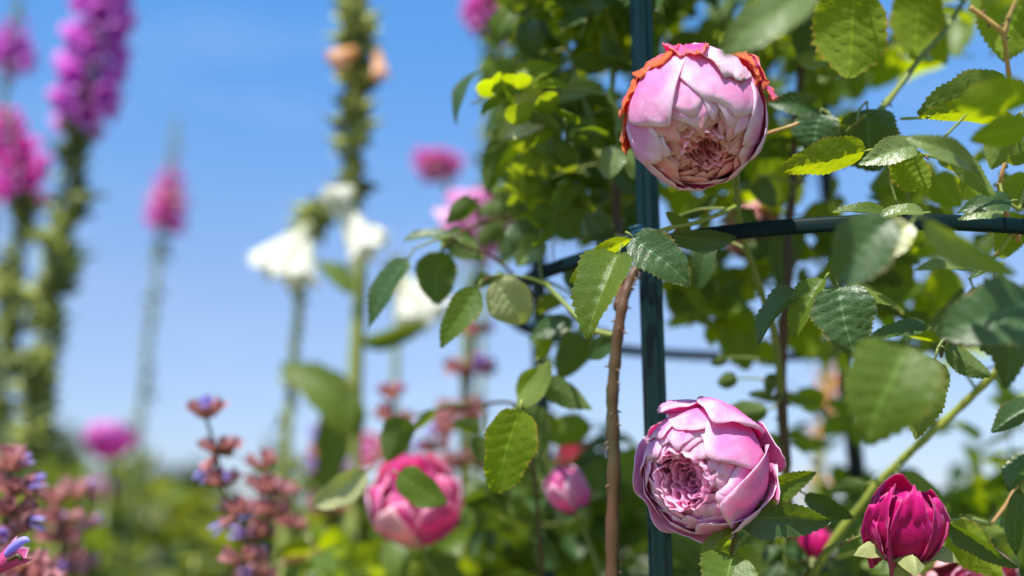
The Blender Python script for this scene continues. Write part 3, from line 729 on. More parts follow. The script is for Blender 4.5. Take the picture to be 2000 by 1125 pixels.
def sage(label, whorls, d, seed, size=1.0, up=.5, violets=()):
    R = random.Random(seed); w = [P(x, y, d) for x, y in whorls]; ft = Vector((w[-1].x+.01, w[-1].y, -.02))
    t = thing('sage_stalk', label, 'sage', Vector((ft.x, ft.y, 0)), 'red-brown sage stalks')
    top = w[0]+Vector((0, 0, .006)); path = smooth_path([top]+w+[w[-1].lerp(ft, .5), ft], 5)
    sb = MB(); sb.tube(path, [.0012*size]*len(path), 6); sb.build('stem', 'caner', t)
    for k, p in enumerate(w):
        n = 4 if k == 0 else 6
        for i in range(n):
            a = 6.28*i/n+R.uniform(-.3, .3); o = Vector((cos(a), sin(a), up+R.uniform(-.3, .4)+(.5 if k == 0 else 0)))
            L = .0125*size*R.uniform(.7, 1.2); sagepart('calyx', p+o*.002, o, L, L*.27, t, R.uniform(0, 6))
            if R.random() < .14: sagepart('corolla', p+o*.002, o, L*.8, L*.42, t)
        for (wi, vx, vy, vz) in violets:
            if wi == k:
                o = V3(vx, vy, vz); L = .012*size; sagepart('calyx', p, o, L, L*.34, t); sagepart('corolla', p+o*L*.25, o, L, L*.45, t)
        if k:
            lf = MB(); pp, uu, nu, nv = leaf_pts(.018*size, .01*size, .1, .8, 0, 3, 5, k); m3 = frame(Vector((R.choice((-1, 1)), -.2, -.2)), Vector((0, 0, 1)), 0)
            lf.grid([m3 @ c+p for c in pp], uu, nu, nv); lf.build('leaf', 'fleaf', t)
sage('red-brown sage stalk standing clear against the sky, its top whorl forked', [(404, 822), (424, 888), (432, 950), (468, 1005), (478, 1100)], 1.1, 1, 1.35, violets=((1, -.7, -.9, .3), (3, -.9, -.5, .2)))
sage('dense dusty pink sage stalk right of the forked one', [(515, 920), (520, 965), (528, 1010), (508, 1050), (498, 1130)], 1.18, 2, 1.5, violets=((2, -.9, .2, .3), (3, -.7, .3, .5)))
sage('short sage stalk with its whorl beside a white foxglove bell', [(556, 975), (560, 1030), (590, 1100)], 1.25, 3, 1.3, violets=((2, .6, .2, .4),))
sage('dark red sage stalk at the left edge with a lilac lip', [(18, 925), (30, 965), (20, 1010), (8, 1060), (0, 1120)], 1.02, 4, 1.5, violets=((1, .9, .5, .3), (2, .9, -.1, .2)))
sage('rosy sage stalk just right of the left edge group', [(110, 985), (112, 1020), (120, 1060), (116, 1120)], 1.25, 5, 1.6)
sage('blurred rosy sage stalk next to the low leaves', [(150, 975), (152, 1040), (146, 1110)], 1.35, 6, 1.6)
sage('sage stalk low at the bottom left corner', [(40, 1120), (60, 1150), (50, 1200)], 1.0, 7, 1.6)
sage('small red sage tip above the olive leaf left of the hot pink rose', [(766, 782), (768, 830), (765, 900)], 1.35, 8, 1.7)
sage('tall dry brown sage stalk with spaced whorls behind the left rose leaves', [(925, 655), (922, 725), (905, 812), (900, 900)], 1.5, 9, 2.2, .1)
sage('sage stalk with violet flowers above the hot pink rose', [(880, 845), (850, 880), (840, 930)], 1.4, 10, 1.6, violets=((0, -.8, .2, .3), (1, -.8, .3, .4)))
sage('sage stalk with purple lips left of the hot pink rose', [(640, 880), (642, 920), (650, 1000)], 1.6, 11, 2.2, violets=((0, -.3, .5, .6), (1, -.4, .3, .6), (1, .6, .3, .6)))
ts = thing('sage_stalk', 'sharp magenta sage flower with one violet upper lip at the bottom left corner', 'sage', Vector((P(-60, 1120, .8).x, P(-60, 1120, .8).y, 0)), 'red-brown sage stalks')
sb = MB(); sb.tube(smooth_path([P(-45, 1000, .8), P(-40, 1120, .8), Vector((P(-60, 1120, .8).x, P(-60, 1120, .8).y, -.02))], 5), .0013, 6); sb.build('stem', 'caner', ts)
M['calyxm'] = petal_mat('sage_calyx_magenta', (.50, .05, .18), (.72, .12, .40), .3, 0, .8, (.8, .1, .25))
cb = calyx_mb(); p0 = P(-22, 1118, .79); m3 = V3(1.0, .68, -.35).to_track_quat('Z', 'Y').to_matrix()
cb.v = [m3 @ Vector((p.x*.0072, p.y*.0072, p.z*.022))+p0 for p in cb.v]; cb.build('calyx', 'calyxm', ts)
lipb = MB(); path = smooth_path([P(12, 1085, .79), P(25, 1070, .788), P(40, 1058, .787), P(51, 1054, .786), P(57, 1058, .786)], 5)
lipb.tube(path, [.0014+.0018*sin(pi*(k/(len(path)-1))**.7)-.0006*k/len(path) for k in range(len(path))], 10); lipb.build('corolla', 'violet', ts)
sb = MB(); sb.tube(smooth_path([P(12, 1094, .79), P(24, 1090, .787), P(33, 1085, .786), P(40, 1089, .786), P(39, 1095, .786)], 4), [.0018, .0012]*8+[.0009], 7); sb.build('stamen', 'caner', ts)

# ================================================================== rose bushes
GR = 'climbing roses around the tower'
def bush(label, px, d): 
    p = P(px, 1100, d); return thing('rose_bush', label, 'rose bush', Vector((p.x, p.y, 0)), GR)
def H(parent, rows):
    for r in rows:
        kw = r[-1] if isinstance(r[-1], dict) else {}; a = r[:-1] if kw else r
        hero_leaf(parent, *a, **kw)

# ---- A: thorny brown cane left of the front post, dense small leaves above
A = bush('climbing rose on a thorny brown cane left of the front post, dense small leaves above', 1196, .86)
cane(A, [(1250, 512, .87), (1228, 555, .865), (1214, 610, .86), (1203, 700, .86), (1197, 800, .86), (1199, 940, .86), (1195, 1130, .86)], (9, 15), 'caner', 60, seed=1, ground=True, wob=.002)
cane(A, [(1206, 300, .97), (1204, 420, .96), (1212, 520, .93), (1210, 600, .87)], (8, 11), 'caner', 14, seed=2)
cane(A, [(1090, 10, 1.05), (1120, 130, 1.03), (1165, 260, 1.0), (1205, 380, .97)], (4, 7), 'stem', 8, seed=3)
cane(A, [(1160, -40, 1.0), (1200, 80, 1.0), (1196, 180, .98), (1215, 260, .96)], (5, 6), 'stemy', 6, seed=4)
cane(A, [(985, 250, 1.0), (1060, 220, 1.0), (1120, 240, 1.0), (1190, 330, .98)], (3, 5), 'stem', 5, seed=5)
cane(A, [(1058, 545, .95), (1100, 590, .9), (1150, 640, .88), (1197, 655, .865)], (4, 6), 'stem', 4, seed=6)
cane(A, [(1196, 170, .94), (1190, 190, .93), (1215, 225, .93)], (5, 5), 'stemy', 0, seed=7)
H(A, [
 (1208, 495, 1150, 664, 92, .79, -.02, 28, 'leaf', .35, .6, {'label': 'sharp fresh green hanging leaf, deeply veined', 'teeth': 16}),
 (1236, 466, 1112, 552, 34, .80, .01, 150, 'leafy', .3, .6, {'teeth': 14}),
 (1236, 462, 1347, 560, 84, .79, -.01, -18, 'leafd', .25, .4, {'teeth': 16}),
 (968, 548, 1022, 632, 88, .92, .01, -5, 'leaflit', .3, .3),
 (1068, 190, 985, 270, 72, .93, 0, 12, 'leaflit', .2, .5, {'label': 'pale leaf speckled with light'}),
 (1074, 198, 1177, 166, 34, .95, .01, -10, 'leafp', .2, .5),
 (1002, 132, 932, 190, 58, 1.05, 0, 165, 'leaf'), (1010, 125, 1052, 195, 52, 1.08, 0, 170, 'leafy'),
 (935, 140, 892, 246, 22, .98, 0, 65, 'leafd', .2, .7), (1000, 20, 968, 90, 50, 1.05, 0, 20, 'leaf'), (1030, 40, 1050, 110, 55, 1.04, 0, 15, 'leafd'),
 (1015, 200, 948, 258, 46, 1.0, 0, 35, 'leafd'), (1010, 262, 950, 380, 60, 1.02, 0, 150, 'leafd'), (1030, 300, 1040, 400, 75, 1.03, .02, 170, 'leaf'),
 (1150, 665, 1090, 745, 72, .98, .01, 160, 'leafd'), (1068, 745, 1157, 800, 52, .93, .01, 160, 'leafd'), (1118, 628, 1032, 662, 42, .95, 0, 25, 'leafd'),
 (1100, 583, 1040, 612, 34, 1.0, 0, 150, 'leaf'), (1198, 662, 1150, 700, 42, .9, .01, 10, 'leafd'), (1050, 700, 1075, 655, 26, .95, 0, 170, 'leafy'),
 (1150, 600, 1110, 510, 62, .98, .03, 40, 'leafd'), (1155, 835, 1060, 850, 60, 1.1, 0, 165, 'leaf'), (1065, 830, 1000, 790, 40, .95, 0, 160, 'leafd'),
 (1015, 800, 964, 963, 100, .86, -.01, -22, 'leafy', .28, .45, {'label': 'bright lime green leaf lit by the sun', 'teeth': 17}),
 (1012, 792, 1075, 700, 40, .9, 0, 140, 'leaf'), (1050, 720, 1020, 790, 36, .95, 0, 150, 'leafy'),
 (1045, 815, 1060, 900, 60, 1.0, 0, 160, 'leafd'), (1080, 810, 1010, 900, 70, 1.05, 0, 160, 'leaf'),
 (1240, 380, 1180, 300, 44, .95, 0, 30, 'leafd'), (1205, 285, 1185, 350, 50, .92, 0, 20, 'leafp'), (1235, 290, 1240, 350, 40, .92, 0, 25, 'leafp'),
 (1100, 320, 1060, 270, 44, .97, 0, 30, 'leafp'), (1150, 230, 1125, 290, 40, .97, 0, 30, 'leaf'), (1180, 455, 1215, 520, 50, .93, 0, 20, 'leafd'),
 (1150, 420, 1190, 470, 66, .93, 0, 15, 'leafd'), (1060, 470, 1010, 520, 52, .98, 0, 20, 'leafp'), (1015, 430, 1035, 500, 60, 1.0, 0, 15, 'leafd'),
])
polyA = [(1010, -40), (1245, -40), (1245, 430), (1200, 470), (1090, 440), (1060, 500), (990, 500), (985, 330), (1010, 240), (945, 160), (1000, 50)]
sprigs(A, polyA, 56, 160, (.92, 1.25), 1, ('leaf', 'leafd', 'leafd', 'leafp', 'leaf', 'leafy'))
sprigs(A, polyA, 105, 150, (1.0, 1.45), 2, ('leaf', 'leafd', 'leafd', 'leaf', 'leafd', 'leafy'), True)
sprigs(A, [(950, -260), (1260, -260), (1250, -30), (960, -30)], 90, 150, (.9, 1.3), 3, ('leaf', 'leafd'), True)

# ---- B: the bush carrying the two large blooms
B = bush('rose bush with the two large pink blooms, a brown stem rising behind the tower post', 1535, 1.0)
cane(B, [(1566, 110, 1.04), (1552, 250, 1.03), (1545, 400, 1.02), (1532, 560, 1.0), (1528, 800, 1.0), (1536, 960, 1.0), (1560, 1140, 1.0)], (7, 13), 'cane', 18, seed=11, ground=True, wob=.004)
cane(B, [(1362, 150, .832), (1375, 130, .85), (1410, 165, .868), (1434, 240, .868), (1438, 320, .865), (1440, 400, .88), (1455, 475, .90), (1490, 580, .93), (1515, 670, .96), (1526, 770, .99)], (5, 8), 'stem', 10, seed=12)
cane(B, [(1436, 918, .832), (1452, 965, .828), (1450, 1010, .815), (1437, 1040, .80), (1430, 1085, .81), (1442, 1140, .85)], (4, 5), 'caner', 6, seed=13, ground=True)
cane(B, [(1240, 470, .80), (1300, 447, .81), (1370, 432, .84), (1440, 402, .88)], (3.5, 5), 'stemy', 4, seed=14)
cane(B, [(1545, 380, 1.0), (1590, 320, .93), (1640, 270, .87), (1690, 225, .84)], (4, 3), 'stem', 5, seed=15)
cane(B, [(1495, 262, .86), (1540, 248, .85), (1560, 240, .85)], (4, 3), 'peachstem', 0, seed=16)
def pet(phi, dphi, t0, t1, r, flare=0, **k): return dict(phi=phi, dphi=dphi, t0=t0, t1=t1, r=r, flare=flare, **k)
O1 = [
 # withered, scorched outermost petals
 pet(168, 36, 10, 92, 1.04, .03, mat='scorch', crinkle=.9, ruf=.03, n=2.0, nu=31, label='curled orange scorched petal at the left'),
 pet(204, 26, 10, 94, 1.035, .035, mat='scorch', crinkle=1.2, ruf=.04, n=2.0, nu=31),
 pet(130, 34, 10, 88, 1.04, .015, mat='scorch', crinkle=.9, ruf=.03, n=2.0, nu=31),
 pet(100, 24, 10, 92, 1.06, .03, mat='scorchm', crinkle=1.1, ruf=.03, n=2.0, nu=31),
 pet(30, 19, 10, 102, 1.05, .06, mat='scorchm', crinkle=1.4, ruf=.06, n=2.2, nu=31, label='crumpled magenta and orange petal tip'),
 pet(44, 14, 10, 98, 1.06, .02, mat='scorch', crinkle=1.4, ruf=.05, n=2.2, nu=31),
 pet(70, 34, 10, 112, 1.035, .0, mat='pink1s', crinkle=.8, ruf=.02, n=2.3, label='pale petal with a brown scorched rim'),
 # big smooth wrapping petals
 pet(70, 60, 8, 138, .985, .0, n=2.7, side=.02, mat='pink1', ruf=.012, crinkle=.35, label='broad pale top petal'),
 pet(144, 50, 8, 134, 1.01, .0, n=2.2, side=-.03, ruf=.012, crinkle=.35),
 pet(18, 40, 8, 146, .96, .0, n=2.2, ruf=.015, crinkle=.3),
 pet(-8, 38, 8, 134, 1.0, .02, n=2.4, ruf=.03),
 pet(186, 44, 8, 146, .965, .0, n=2.1, crinkle=.3),
 pet(228, 52, 8, 136, .985, .01, n=2.5, crinkle=.3),
 pet(272, 60, 8, 134, .99, .02, n=2.8, ruf=.02, crinkle=.4),
 pet(322, 52, 8, 138, .975, .01, n=2.3),
 pet(112, 38, 8, 143, .955, .0, n=2.0), pet(44, 36, 8, 146, .945, 0, n=2.0), pet(86, 30, 8, 147, .935, 0, n=1.9),
]
rr_ = random.Random(3)
for ring, (n, t1, r) in enumerate(((6, 145, .94), (6, 149, .92), (7, 152, .90), (7, 155, .88), (7, 157, .86), (7, 159, .835), (8, 161, .81), (8, 163, .785))):
    for k in range(n): O1.append(pet(360*k/n+ring*31+rr_.uniform(-16, 16), 290/n+8, 20, t1+rr_.uniform(-4, 4), r, rr_.uniform(-.015, .015), n=rr_.uniform(1.8, 2.5), ruf=.02, side=.025*rr_.choice((-1, 1, 1)), mat='pink1' if ring < 1 else 'pink1in', crinkle=.3, nu=17, nv=13))
b1 = bloom(B, P(1358, 233, .80), V3(.05, -.66, .75), 136/F*.80, O1, 6, 'large round faded pink bloom hanging face down, outer petals scorched orange', ('pink1', 'pink1in'), 1, rose_in=.33, depth=.30)
O2 = [
 # loose outer petals
 pet(112, 26, 15, 112, 1.13, .08, ruf=.05, n=2.4, curl=-.05, crinkle=.5, label='outer petal folded back at the top left'),
 pet(68, 38, 15, 116, 1.12, .07, ruf=.03, n=2.3, curl=-.04, crinkle=.5, label='tall outer petal standing at the top'),
 pet(20, 36, 8, 70, 1.04, .22, ruf=.012, n=2.6, curl=-.03, crinkle=.3, label='rounded outer petal at the upper right'),
 pet(-16, 26, 10, 84, 1.05, .16, ruf=.05, n=2.4, crinkle=.5),
 pet(-46, 36, 25, 112, 1.06, .04, ruf=.02, n=2.8, curl=.04, mat='pink2p'),
 pet(262, 38, 25, 116, 1.04, .07, ruf=.03, n=2.8, mat='pink2p'),
 pet(222, 32, 25, 118, 1.04, .09, ruf=.04, n=2.6, mat='pink2p'),
 pet(184, 34, 25, 120, 1.03, .11, ruf=.03, n=2.6, mat='pink2p'),
 pet(150, 24, 25, 84, 1.06, .07, ruf=.04, mat='hot', n=2.6),
 pet(-70, 30, 25, 80, 1.07, .06, ruf=.04, mat='hot', n=2.6),
 # wrapping petals
 pet(42, 50, 10, 143, .995, .0, n=2.1, side=.02, ruf=.012, label='broad sunlit petal folding over the heart'),
 pet(-22, 50, 10, 136, 1.015, .0, n=2.5, side=.03, curl=.07, ruf=.015, label='deep pink right-hand petal with a rolled rim'),
 pet(88, 44, 10, 133, .99, .01, n=2.3), pet(126, 40, 10, 131, .98, .02, n=2.4, crinkle=.3), pet(165, 42, 10, 128, .97, .02, n=2.4), pet(208, 42, 10, 129, .97, .03, n=2.3),
 pet(247, 44, 10, 131, .98, .02, n=2.4), pet(292, 44, 10, 134, .985, .02, curl=.05, ruf=.03, n=2.3),
]
for ring, (n, t1, r) in enumerate(((6, 138, .945), (6, 141, .92), (7, 144, .895), (7, 147, .87), (7, 149, .84), (8, 151, .81), (8, 153, .78))):
    for k in range(n): O2.append(pet(360*k/n+ring*29+rr_.uniform(-16, 16), 290/n+8, 20, t1+rr_.uniform(-5, 4), r, rr_.uniform(-.02, .03), n=rr_.uniform(1.8, 2.5), ruf=.026, side=.025*rr_.choice((-1, 1, 1)), mat='pink2' if ring < 2 else 'pink2in', crinkle=.4, nu=17, nv=13))
b2 = bloom(B, P(1374, 918, .80), V3(-.54, -.07, .84), 122/F*.80, O2, 8, 'open pink many-petalled bloom facing left, below the hoop in front of the post', ('pink2', 'pink2in'), 2, rose_in=.48, depth=.46)
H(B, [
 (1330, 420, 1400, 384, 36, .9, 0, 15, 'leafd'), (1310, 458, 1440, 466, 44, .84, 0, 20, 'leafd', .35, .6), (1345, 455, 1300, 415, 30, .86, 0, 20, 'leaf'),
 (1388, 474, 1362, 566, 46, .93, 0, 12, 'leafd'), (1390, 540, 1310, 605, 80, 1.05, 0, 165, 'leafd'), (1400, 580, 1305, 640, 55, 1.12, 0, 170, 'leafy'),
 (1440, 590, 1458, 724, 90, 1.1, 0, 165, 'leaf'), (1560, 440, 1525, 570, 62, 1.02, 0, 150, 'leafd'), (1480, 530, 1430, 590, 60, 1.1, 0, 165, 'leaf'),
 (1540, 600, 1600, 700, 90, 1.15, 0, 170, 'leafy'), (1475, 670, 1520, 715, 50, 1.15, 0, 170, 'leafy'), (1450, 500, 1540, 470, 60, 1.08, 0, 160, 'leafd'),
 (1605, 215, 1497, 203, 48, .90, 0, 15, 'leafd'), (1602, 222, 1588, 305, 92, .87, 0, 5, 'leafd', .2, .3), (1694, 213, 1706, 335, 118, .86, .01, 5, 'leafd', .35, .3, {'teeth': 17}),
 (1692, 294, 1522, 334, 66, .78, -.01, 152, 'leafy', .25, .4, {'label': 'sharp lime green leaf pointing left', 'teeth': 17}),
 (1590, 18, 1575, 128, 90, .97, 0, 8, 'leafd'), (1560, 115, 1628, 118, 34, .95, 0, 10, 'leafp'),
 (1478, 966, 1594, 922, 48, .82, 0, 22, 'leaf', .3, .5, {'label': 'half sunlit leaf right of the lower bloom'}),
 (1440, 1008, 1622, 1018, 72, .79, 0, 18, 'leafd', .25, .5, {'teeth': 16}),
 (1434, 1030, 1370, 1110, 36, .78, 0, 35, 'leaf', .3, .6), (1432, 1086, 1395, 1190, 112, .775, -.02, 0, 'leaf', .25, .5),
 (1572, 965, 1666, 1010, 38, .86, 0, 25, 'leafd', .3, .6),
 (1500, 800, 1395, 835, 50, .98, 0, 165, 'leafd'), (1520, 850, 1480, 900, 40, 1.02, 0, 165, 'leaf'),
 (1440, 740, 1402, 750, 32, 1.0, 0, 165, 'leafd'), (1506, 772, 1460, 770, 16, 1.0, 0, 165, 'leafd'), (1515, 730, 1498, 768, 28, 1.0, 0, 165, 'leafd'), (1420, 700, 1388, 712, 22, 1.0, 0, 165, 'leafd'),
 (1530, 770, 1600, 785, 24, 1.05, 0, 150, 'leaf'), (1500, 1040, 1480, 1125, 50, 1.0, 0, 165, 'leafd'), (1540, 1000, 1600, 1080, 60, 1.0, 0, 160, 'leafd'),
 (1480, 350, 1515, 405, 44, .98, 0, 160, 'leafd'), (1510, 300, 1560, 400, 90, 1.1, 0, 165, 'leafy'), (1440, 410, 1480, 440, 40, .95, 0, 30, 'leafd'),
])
polyB = [(1285, -40), (1640, -40), (1640, 190), (1560, 330), (1500, 360), (1300, 380)]
sprigs(B, polyB, 22, 190, (.98, 1.25), 4, ('leaf', 'leafd', 'leafy', 'leaf'))
sprigs(B, polyB, 50, 190, (1.1, 1.5), 5, ('leaf', 'leafd', 'leafy'), True)
sprigs(B, [(1300, 380), (1420, 420), (1420, 640), (1300, 640)], 6, 150, (1.0, 1.2), 6, ('leafd', 'leaf', 'leafy'))
sprigs(B, [(1440, 380), (1660, 400), (1640, 720), (1480, 620)], 13, 180, (1.05, 1.3), 7, ('leaf', 'leafy', 'leafd'))
sprigs(B, [(1320, 1060), (1700, 1060), (1700, 1160), (1320, 1160)], 12, 160, (.95, 1.3), 8, ('leaf', 'leafd'))
sprigs(B, [(1270, -300), (1700, -300), (1700, -40), (1270, -40)], 70, 190, (.9, 1.3), 9, ('leaf', 'leafd'), True)

sprigs(B, [(1540, 700), (1700, 700), (1720, 1000), (1540, 1000)], 7, 150, (1.15, 1.5), 61, ('leafy', 'leaf', 'leaf'))
sprigs(B, [(1300, 1040), (1720, 1000), (1720, 1180), (1300, 1180)], 60, 170, (1.1, 1.9), 62, ('leaf', 'leafy', 'leafd'), True)
sprigs(B, [(1300, 480), (1500, 480), (1480, 700), (1320, 650)], 4, 170, (1.05, 1.3), 71, ('leaf', 'leafd', 'leafy'))
sprigs(B, [(1440, 560), (1640, 560), (1640, 900), (1470, 860)], 5, 170, (1.1, 1.4), 72, ('leaf', 'leafy'))
# ---- C: right-hand bush with the crimson bud and the near blurred leaves
C = bush('rose bush at the right with the crimson bud and big lime and dark leaves', 1760, .95)
cane(C, [(1985, 690, .90), (1930, 742, .92), (1870, 800, .94), (1800, 862, .95), (1745, 915, .96), (1700, 962, .97), (1640, 1040, .98), (1580, 1130, 1.0)], (8, 10), 'stemy', 14, seed=21, ground=True)
cane(C, [(1765, 1095, .80), (1768, 1130, .81), (1740, 1200, .85)], (9, 9), 'stem', 4, seed=22, ground=True)
cane(C, [(1700, 1043, .82), (1650, 1058, .85), (1620, 1070, .87), (1595, 1100, .9), (1580, 1150, .95)], (3.5, 5), 'stem', 8, seed=23)
cane(C, [(2010, 215, .82), (1975, 290, .82), (1957, 340, .82), (1955, 390, .83), (1990, 470, .84)], (3, 6), 'peachstem', 14, seed=24)
cane(C, [(1700, 303, .80), (1780, 300, .81), (1860, 318, .82), (1930, 370, .83), (1990, 410, .84)], (3, 4), 'stemy', 8, seed=25)
cane(C, [(1890, -10, .95), (1845, 60, .93), (1800, 110, .92), (1740, 190, .90), (1700, 235, .87)], (4, 7), 'stem', 10, seed=26)
cane(C, [(1895, 15, .72), (1930, 40, .72), (1958, 66, .72), (1966, 110, .73), (1972, 160, .74)], (5, 5), 'peachstem', 4, seed=27)
cane(C, [(1990, -10, .72), (1972, 30, .72), (1962, 70, .72)], (5, 5), 'peachstem', 2, seed=28)
cane(C, [(1760, 232, .84), (1800, 230, .82), (1815, 228, .81)], (3, 3), 'stemy', 0, seed=29)
cane(C, [(1940, 505, .84), (1960, 480, .83), (1985, 440, .83)], (4, 5), 'stemy', 3, seed=30)
cane(C, [(1838, 698, .84), (1850, 660, .83), (1900, 640, .80), (1990, 640, .78)], (3, 5), 'caner', 4, seed=31)
cane(C, [(1935, 1025, .86), (1965, 985, .86), (1990, 940, .86)], (3, 4), 'peachstem', 2, seed=32)
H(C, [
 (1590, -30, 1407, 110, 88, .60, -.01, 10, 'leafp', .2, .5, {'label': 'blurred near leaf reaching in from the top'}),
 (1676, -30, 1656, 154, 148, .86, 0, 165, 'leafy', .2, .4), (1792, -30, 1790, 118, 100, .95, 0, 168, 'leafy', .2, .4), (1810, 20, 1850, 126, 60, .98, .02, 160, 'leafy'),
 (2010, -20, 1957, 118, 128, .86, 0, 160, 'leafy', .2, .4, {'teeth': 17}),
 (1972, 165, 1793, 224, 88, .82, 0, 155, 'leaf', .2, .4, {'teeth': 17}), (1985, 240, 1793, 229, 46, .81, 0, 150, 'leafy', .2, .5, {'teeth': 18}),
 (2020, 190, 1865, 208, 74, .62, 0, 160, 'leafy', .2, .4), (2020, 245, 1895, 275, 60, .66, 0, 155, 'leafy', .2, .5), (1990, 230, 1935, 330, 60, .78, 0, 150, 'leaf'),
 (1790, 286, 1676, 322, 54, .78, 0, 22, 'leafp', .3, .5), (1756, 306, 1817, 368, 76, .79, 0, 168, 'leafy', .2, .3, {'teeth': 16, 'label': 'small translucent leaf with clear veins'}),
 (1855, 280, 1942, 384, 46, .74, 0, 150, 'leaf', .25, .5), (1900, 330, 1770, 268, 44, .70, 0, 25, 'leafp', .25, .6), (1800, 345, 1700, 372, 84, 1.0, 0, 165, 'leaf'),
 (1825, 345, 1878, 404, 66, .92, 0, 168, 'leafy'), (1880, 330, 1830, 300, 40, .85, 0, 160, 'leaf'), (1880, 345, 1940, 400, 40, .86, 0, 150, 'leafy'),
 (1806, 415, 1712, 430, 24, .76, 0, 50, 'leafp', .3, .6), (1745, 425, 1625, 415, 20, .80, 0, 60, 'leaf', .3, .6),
 (1740, 428, 1632, 556, 118, .63, 0, 10, 'leafd', .2, .4, {'label': 'dark blurred leaf hanging over the hoop'}), (1778, 436, 1695, 520, 62, .66, 0, 10, 'leaflit', .2, .4),
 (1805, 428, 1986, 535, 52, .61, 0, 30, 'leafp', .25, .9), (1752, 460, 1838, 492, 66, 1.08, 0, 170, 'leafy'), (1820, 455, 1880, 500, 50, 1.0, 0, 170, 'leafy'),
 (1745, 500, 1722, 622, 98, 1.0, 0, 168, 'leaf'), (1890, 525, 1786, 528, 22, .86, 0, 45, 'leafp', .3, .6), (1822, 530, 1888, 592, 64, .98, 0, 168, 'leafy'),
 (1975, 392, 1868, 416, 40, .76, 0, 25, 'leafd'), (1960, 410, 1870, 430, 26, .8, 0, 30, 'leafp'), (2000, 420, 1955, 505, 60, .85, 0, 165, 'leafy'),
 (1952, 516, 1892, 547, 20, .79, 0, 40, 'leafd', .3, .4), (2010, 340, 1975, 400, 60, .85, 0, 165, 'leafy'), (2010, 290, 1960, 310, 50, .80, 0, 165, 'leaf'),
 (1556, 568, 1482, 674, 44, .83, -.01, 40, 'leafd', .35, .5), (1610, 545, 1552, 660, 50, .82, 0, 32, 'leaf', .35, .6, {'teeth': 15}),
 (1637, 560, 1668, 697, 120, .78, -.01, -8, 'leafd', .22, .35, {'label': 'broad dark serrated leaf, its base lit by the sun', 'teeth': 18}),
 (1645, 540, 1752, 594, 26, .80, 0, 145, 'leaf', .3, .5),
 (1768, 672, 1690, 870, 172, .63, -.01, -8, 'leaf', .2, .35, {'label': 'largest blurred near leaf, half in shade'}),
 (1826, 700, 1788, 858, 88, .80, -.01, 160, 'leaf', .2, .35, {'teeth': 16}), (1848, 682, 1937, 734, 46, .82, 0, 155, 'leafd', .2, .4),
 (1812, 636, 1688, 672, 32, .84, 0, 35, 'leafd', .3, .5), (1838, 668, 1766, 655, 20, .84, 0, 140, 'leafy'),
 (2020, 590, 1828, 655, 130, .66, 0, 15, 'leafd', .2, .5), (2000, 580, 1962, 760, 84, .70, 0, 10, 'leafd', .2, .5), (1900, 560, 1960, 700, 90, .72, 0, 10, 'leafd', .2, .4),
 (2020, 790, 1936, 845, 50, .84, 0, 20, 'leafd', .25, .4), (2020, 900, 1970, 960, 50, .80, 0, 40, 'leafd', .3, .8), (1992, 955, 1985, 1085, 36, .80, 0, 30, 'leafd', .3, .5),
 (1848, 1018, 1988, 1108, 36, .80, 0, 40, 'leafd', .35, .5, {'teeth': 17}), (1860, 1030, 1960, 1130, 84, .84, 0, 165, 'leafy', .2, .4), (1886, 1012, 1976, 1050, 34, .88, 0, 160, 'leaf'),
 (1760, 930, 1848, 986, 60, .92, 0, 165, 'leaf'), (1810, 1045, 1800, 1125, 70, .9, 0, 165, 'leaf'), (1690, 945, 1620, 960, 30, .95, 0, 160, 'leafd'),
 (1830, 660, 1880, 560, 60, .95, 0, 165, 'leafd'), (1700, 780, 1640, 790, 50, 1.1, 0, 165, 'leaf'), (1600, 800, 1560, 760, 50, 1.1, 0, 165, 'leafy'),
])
polyC = [(1660, -30), (2030, -30), (2030, 60), (1930, 30), (1850, 100), (1800, 250), (1760, 250), (1700, 200)]
sprigs(C, polyC, 5, 210, (1.0, 1.25), 10, ('leafy', 'leaf'))
sprigs(C, [(1690, 380), (2030, 380), (2030, 560), (1900, 600), (1700, 560)], 11, 180, (.92, 1.2), 11, ('leafy', 'leaf', 'leafd'))
sprigs(C, [(1940, 280), (2040, 280), (2040, 800), (1960, 700)], 9, 180, (.9, 1.1), 12, ('leaf', 'leafy', 'leafd'))
sprigs(C, [(1840, 1040), (2030, 1000), (2030, 1170), (1800, 1170)], 7, 180, (.95, 1.2), 13, ('leaf', 'leafd', 'leafy'))
sprigs(C, [(1600, -330), (2100, -330), (2100, -90), (1600, -90)], 22, 220, (.8, 1.2), 14, ('leaf', 'leafd'), True)
sprigs(C, [(1760, 560), (2030, 560), (2030, 1000), (1850, 1000)], 8, 170, (1.1, 1.5), 63, ('leafy', 'leaf'))
sprigs(C, [(1700, 960), (2030, 930), (2030, 1180), (1700, 1180)], 50, 180, (1.2, 1.9), 64, ('leafy', 'leaf', 'leafd'), True)
sprigs(C, [(1860, -330), (2200, -330), (2200, -40), (1900, -40)], 16, 300, (.5, .72), 67, ('leaf', 'leafd'), True)  # unseen sprigs added above the view to cast dappled shade
sprigs(C, [(1680, 420), (2030, 420), (2030, 720), (1700, 640)], 8, 200, (.95, 1.3), 73, ('leaf', 'leafd', 'leafy'))
sprigs(C, [(1800, 780), (2030, 760), (2030, 1000), (1860, 1000)], 4, 180, (1.1, 1.4), 74, ('leaf', 'leafy'))
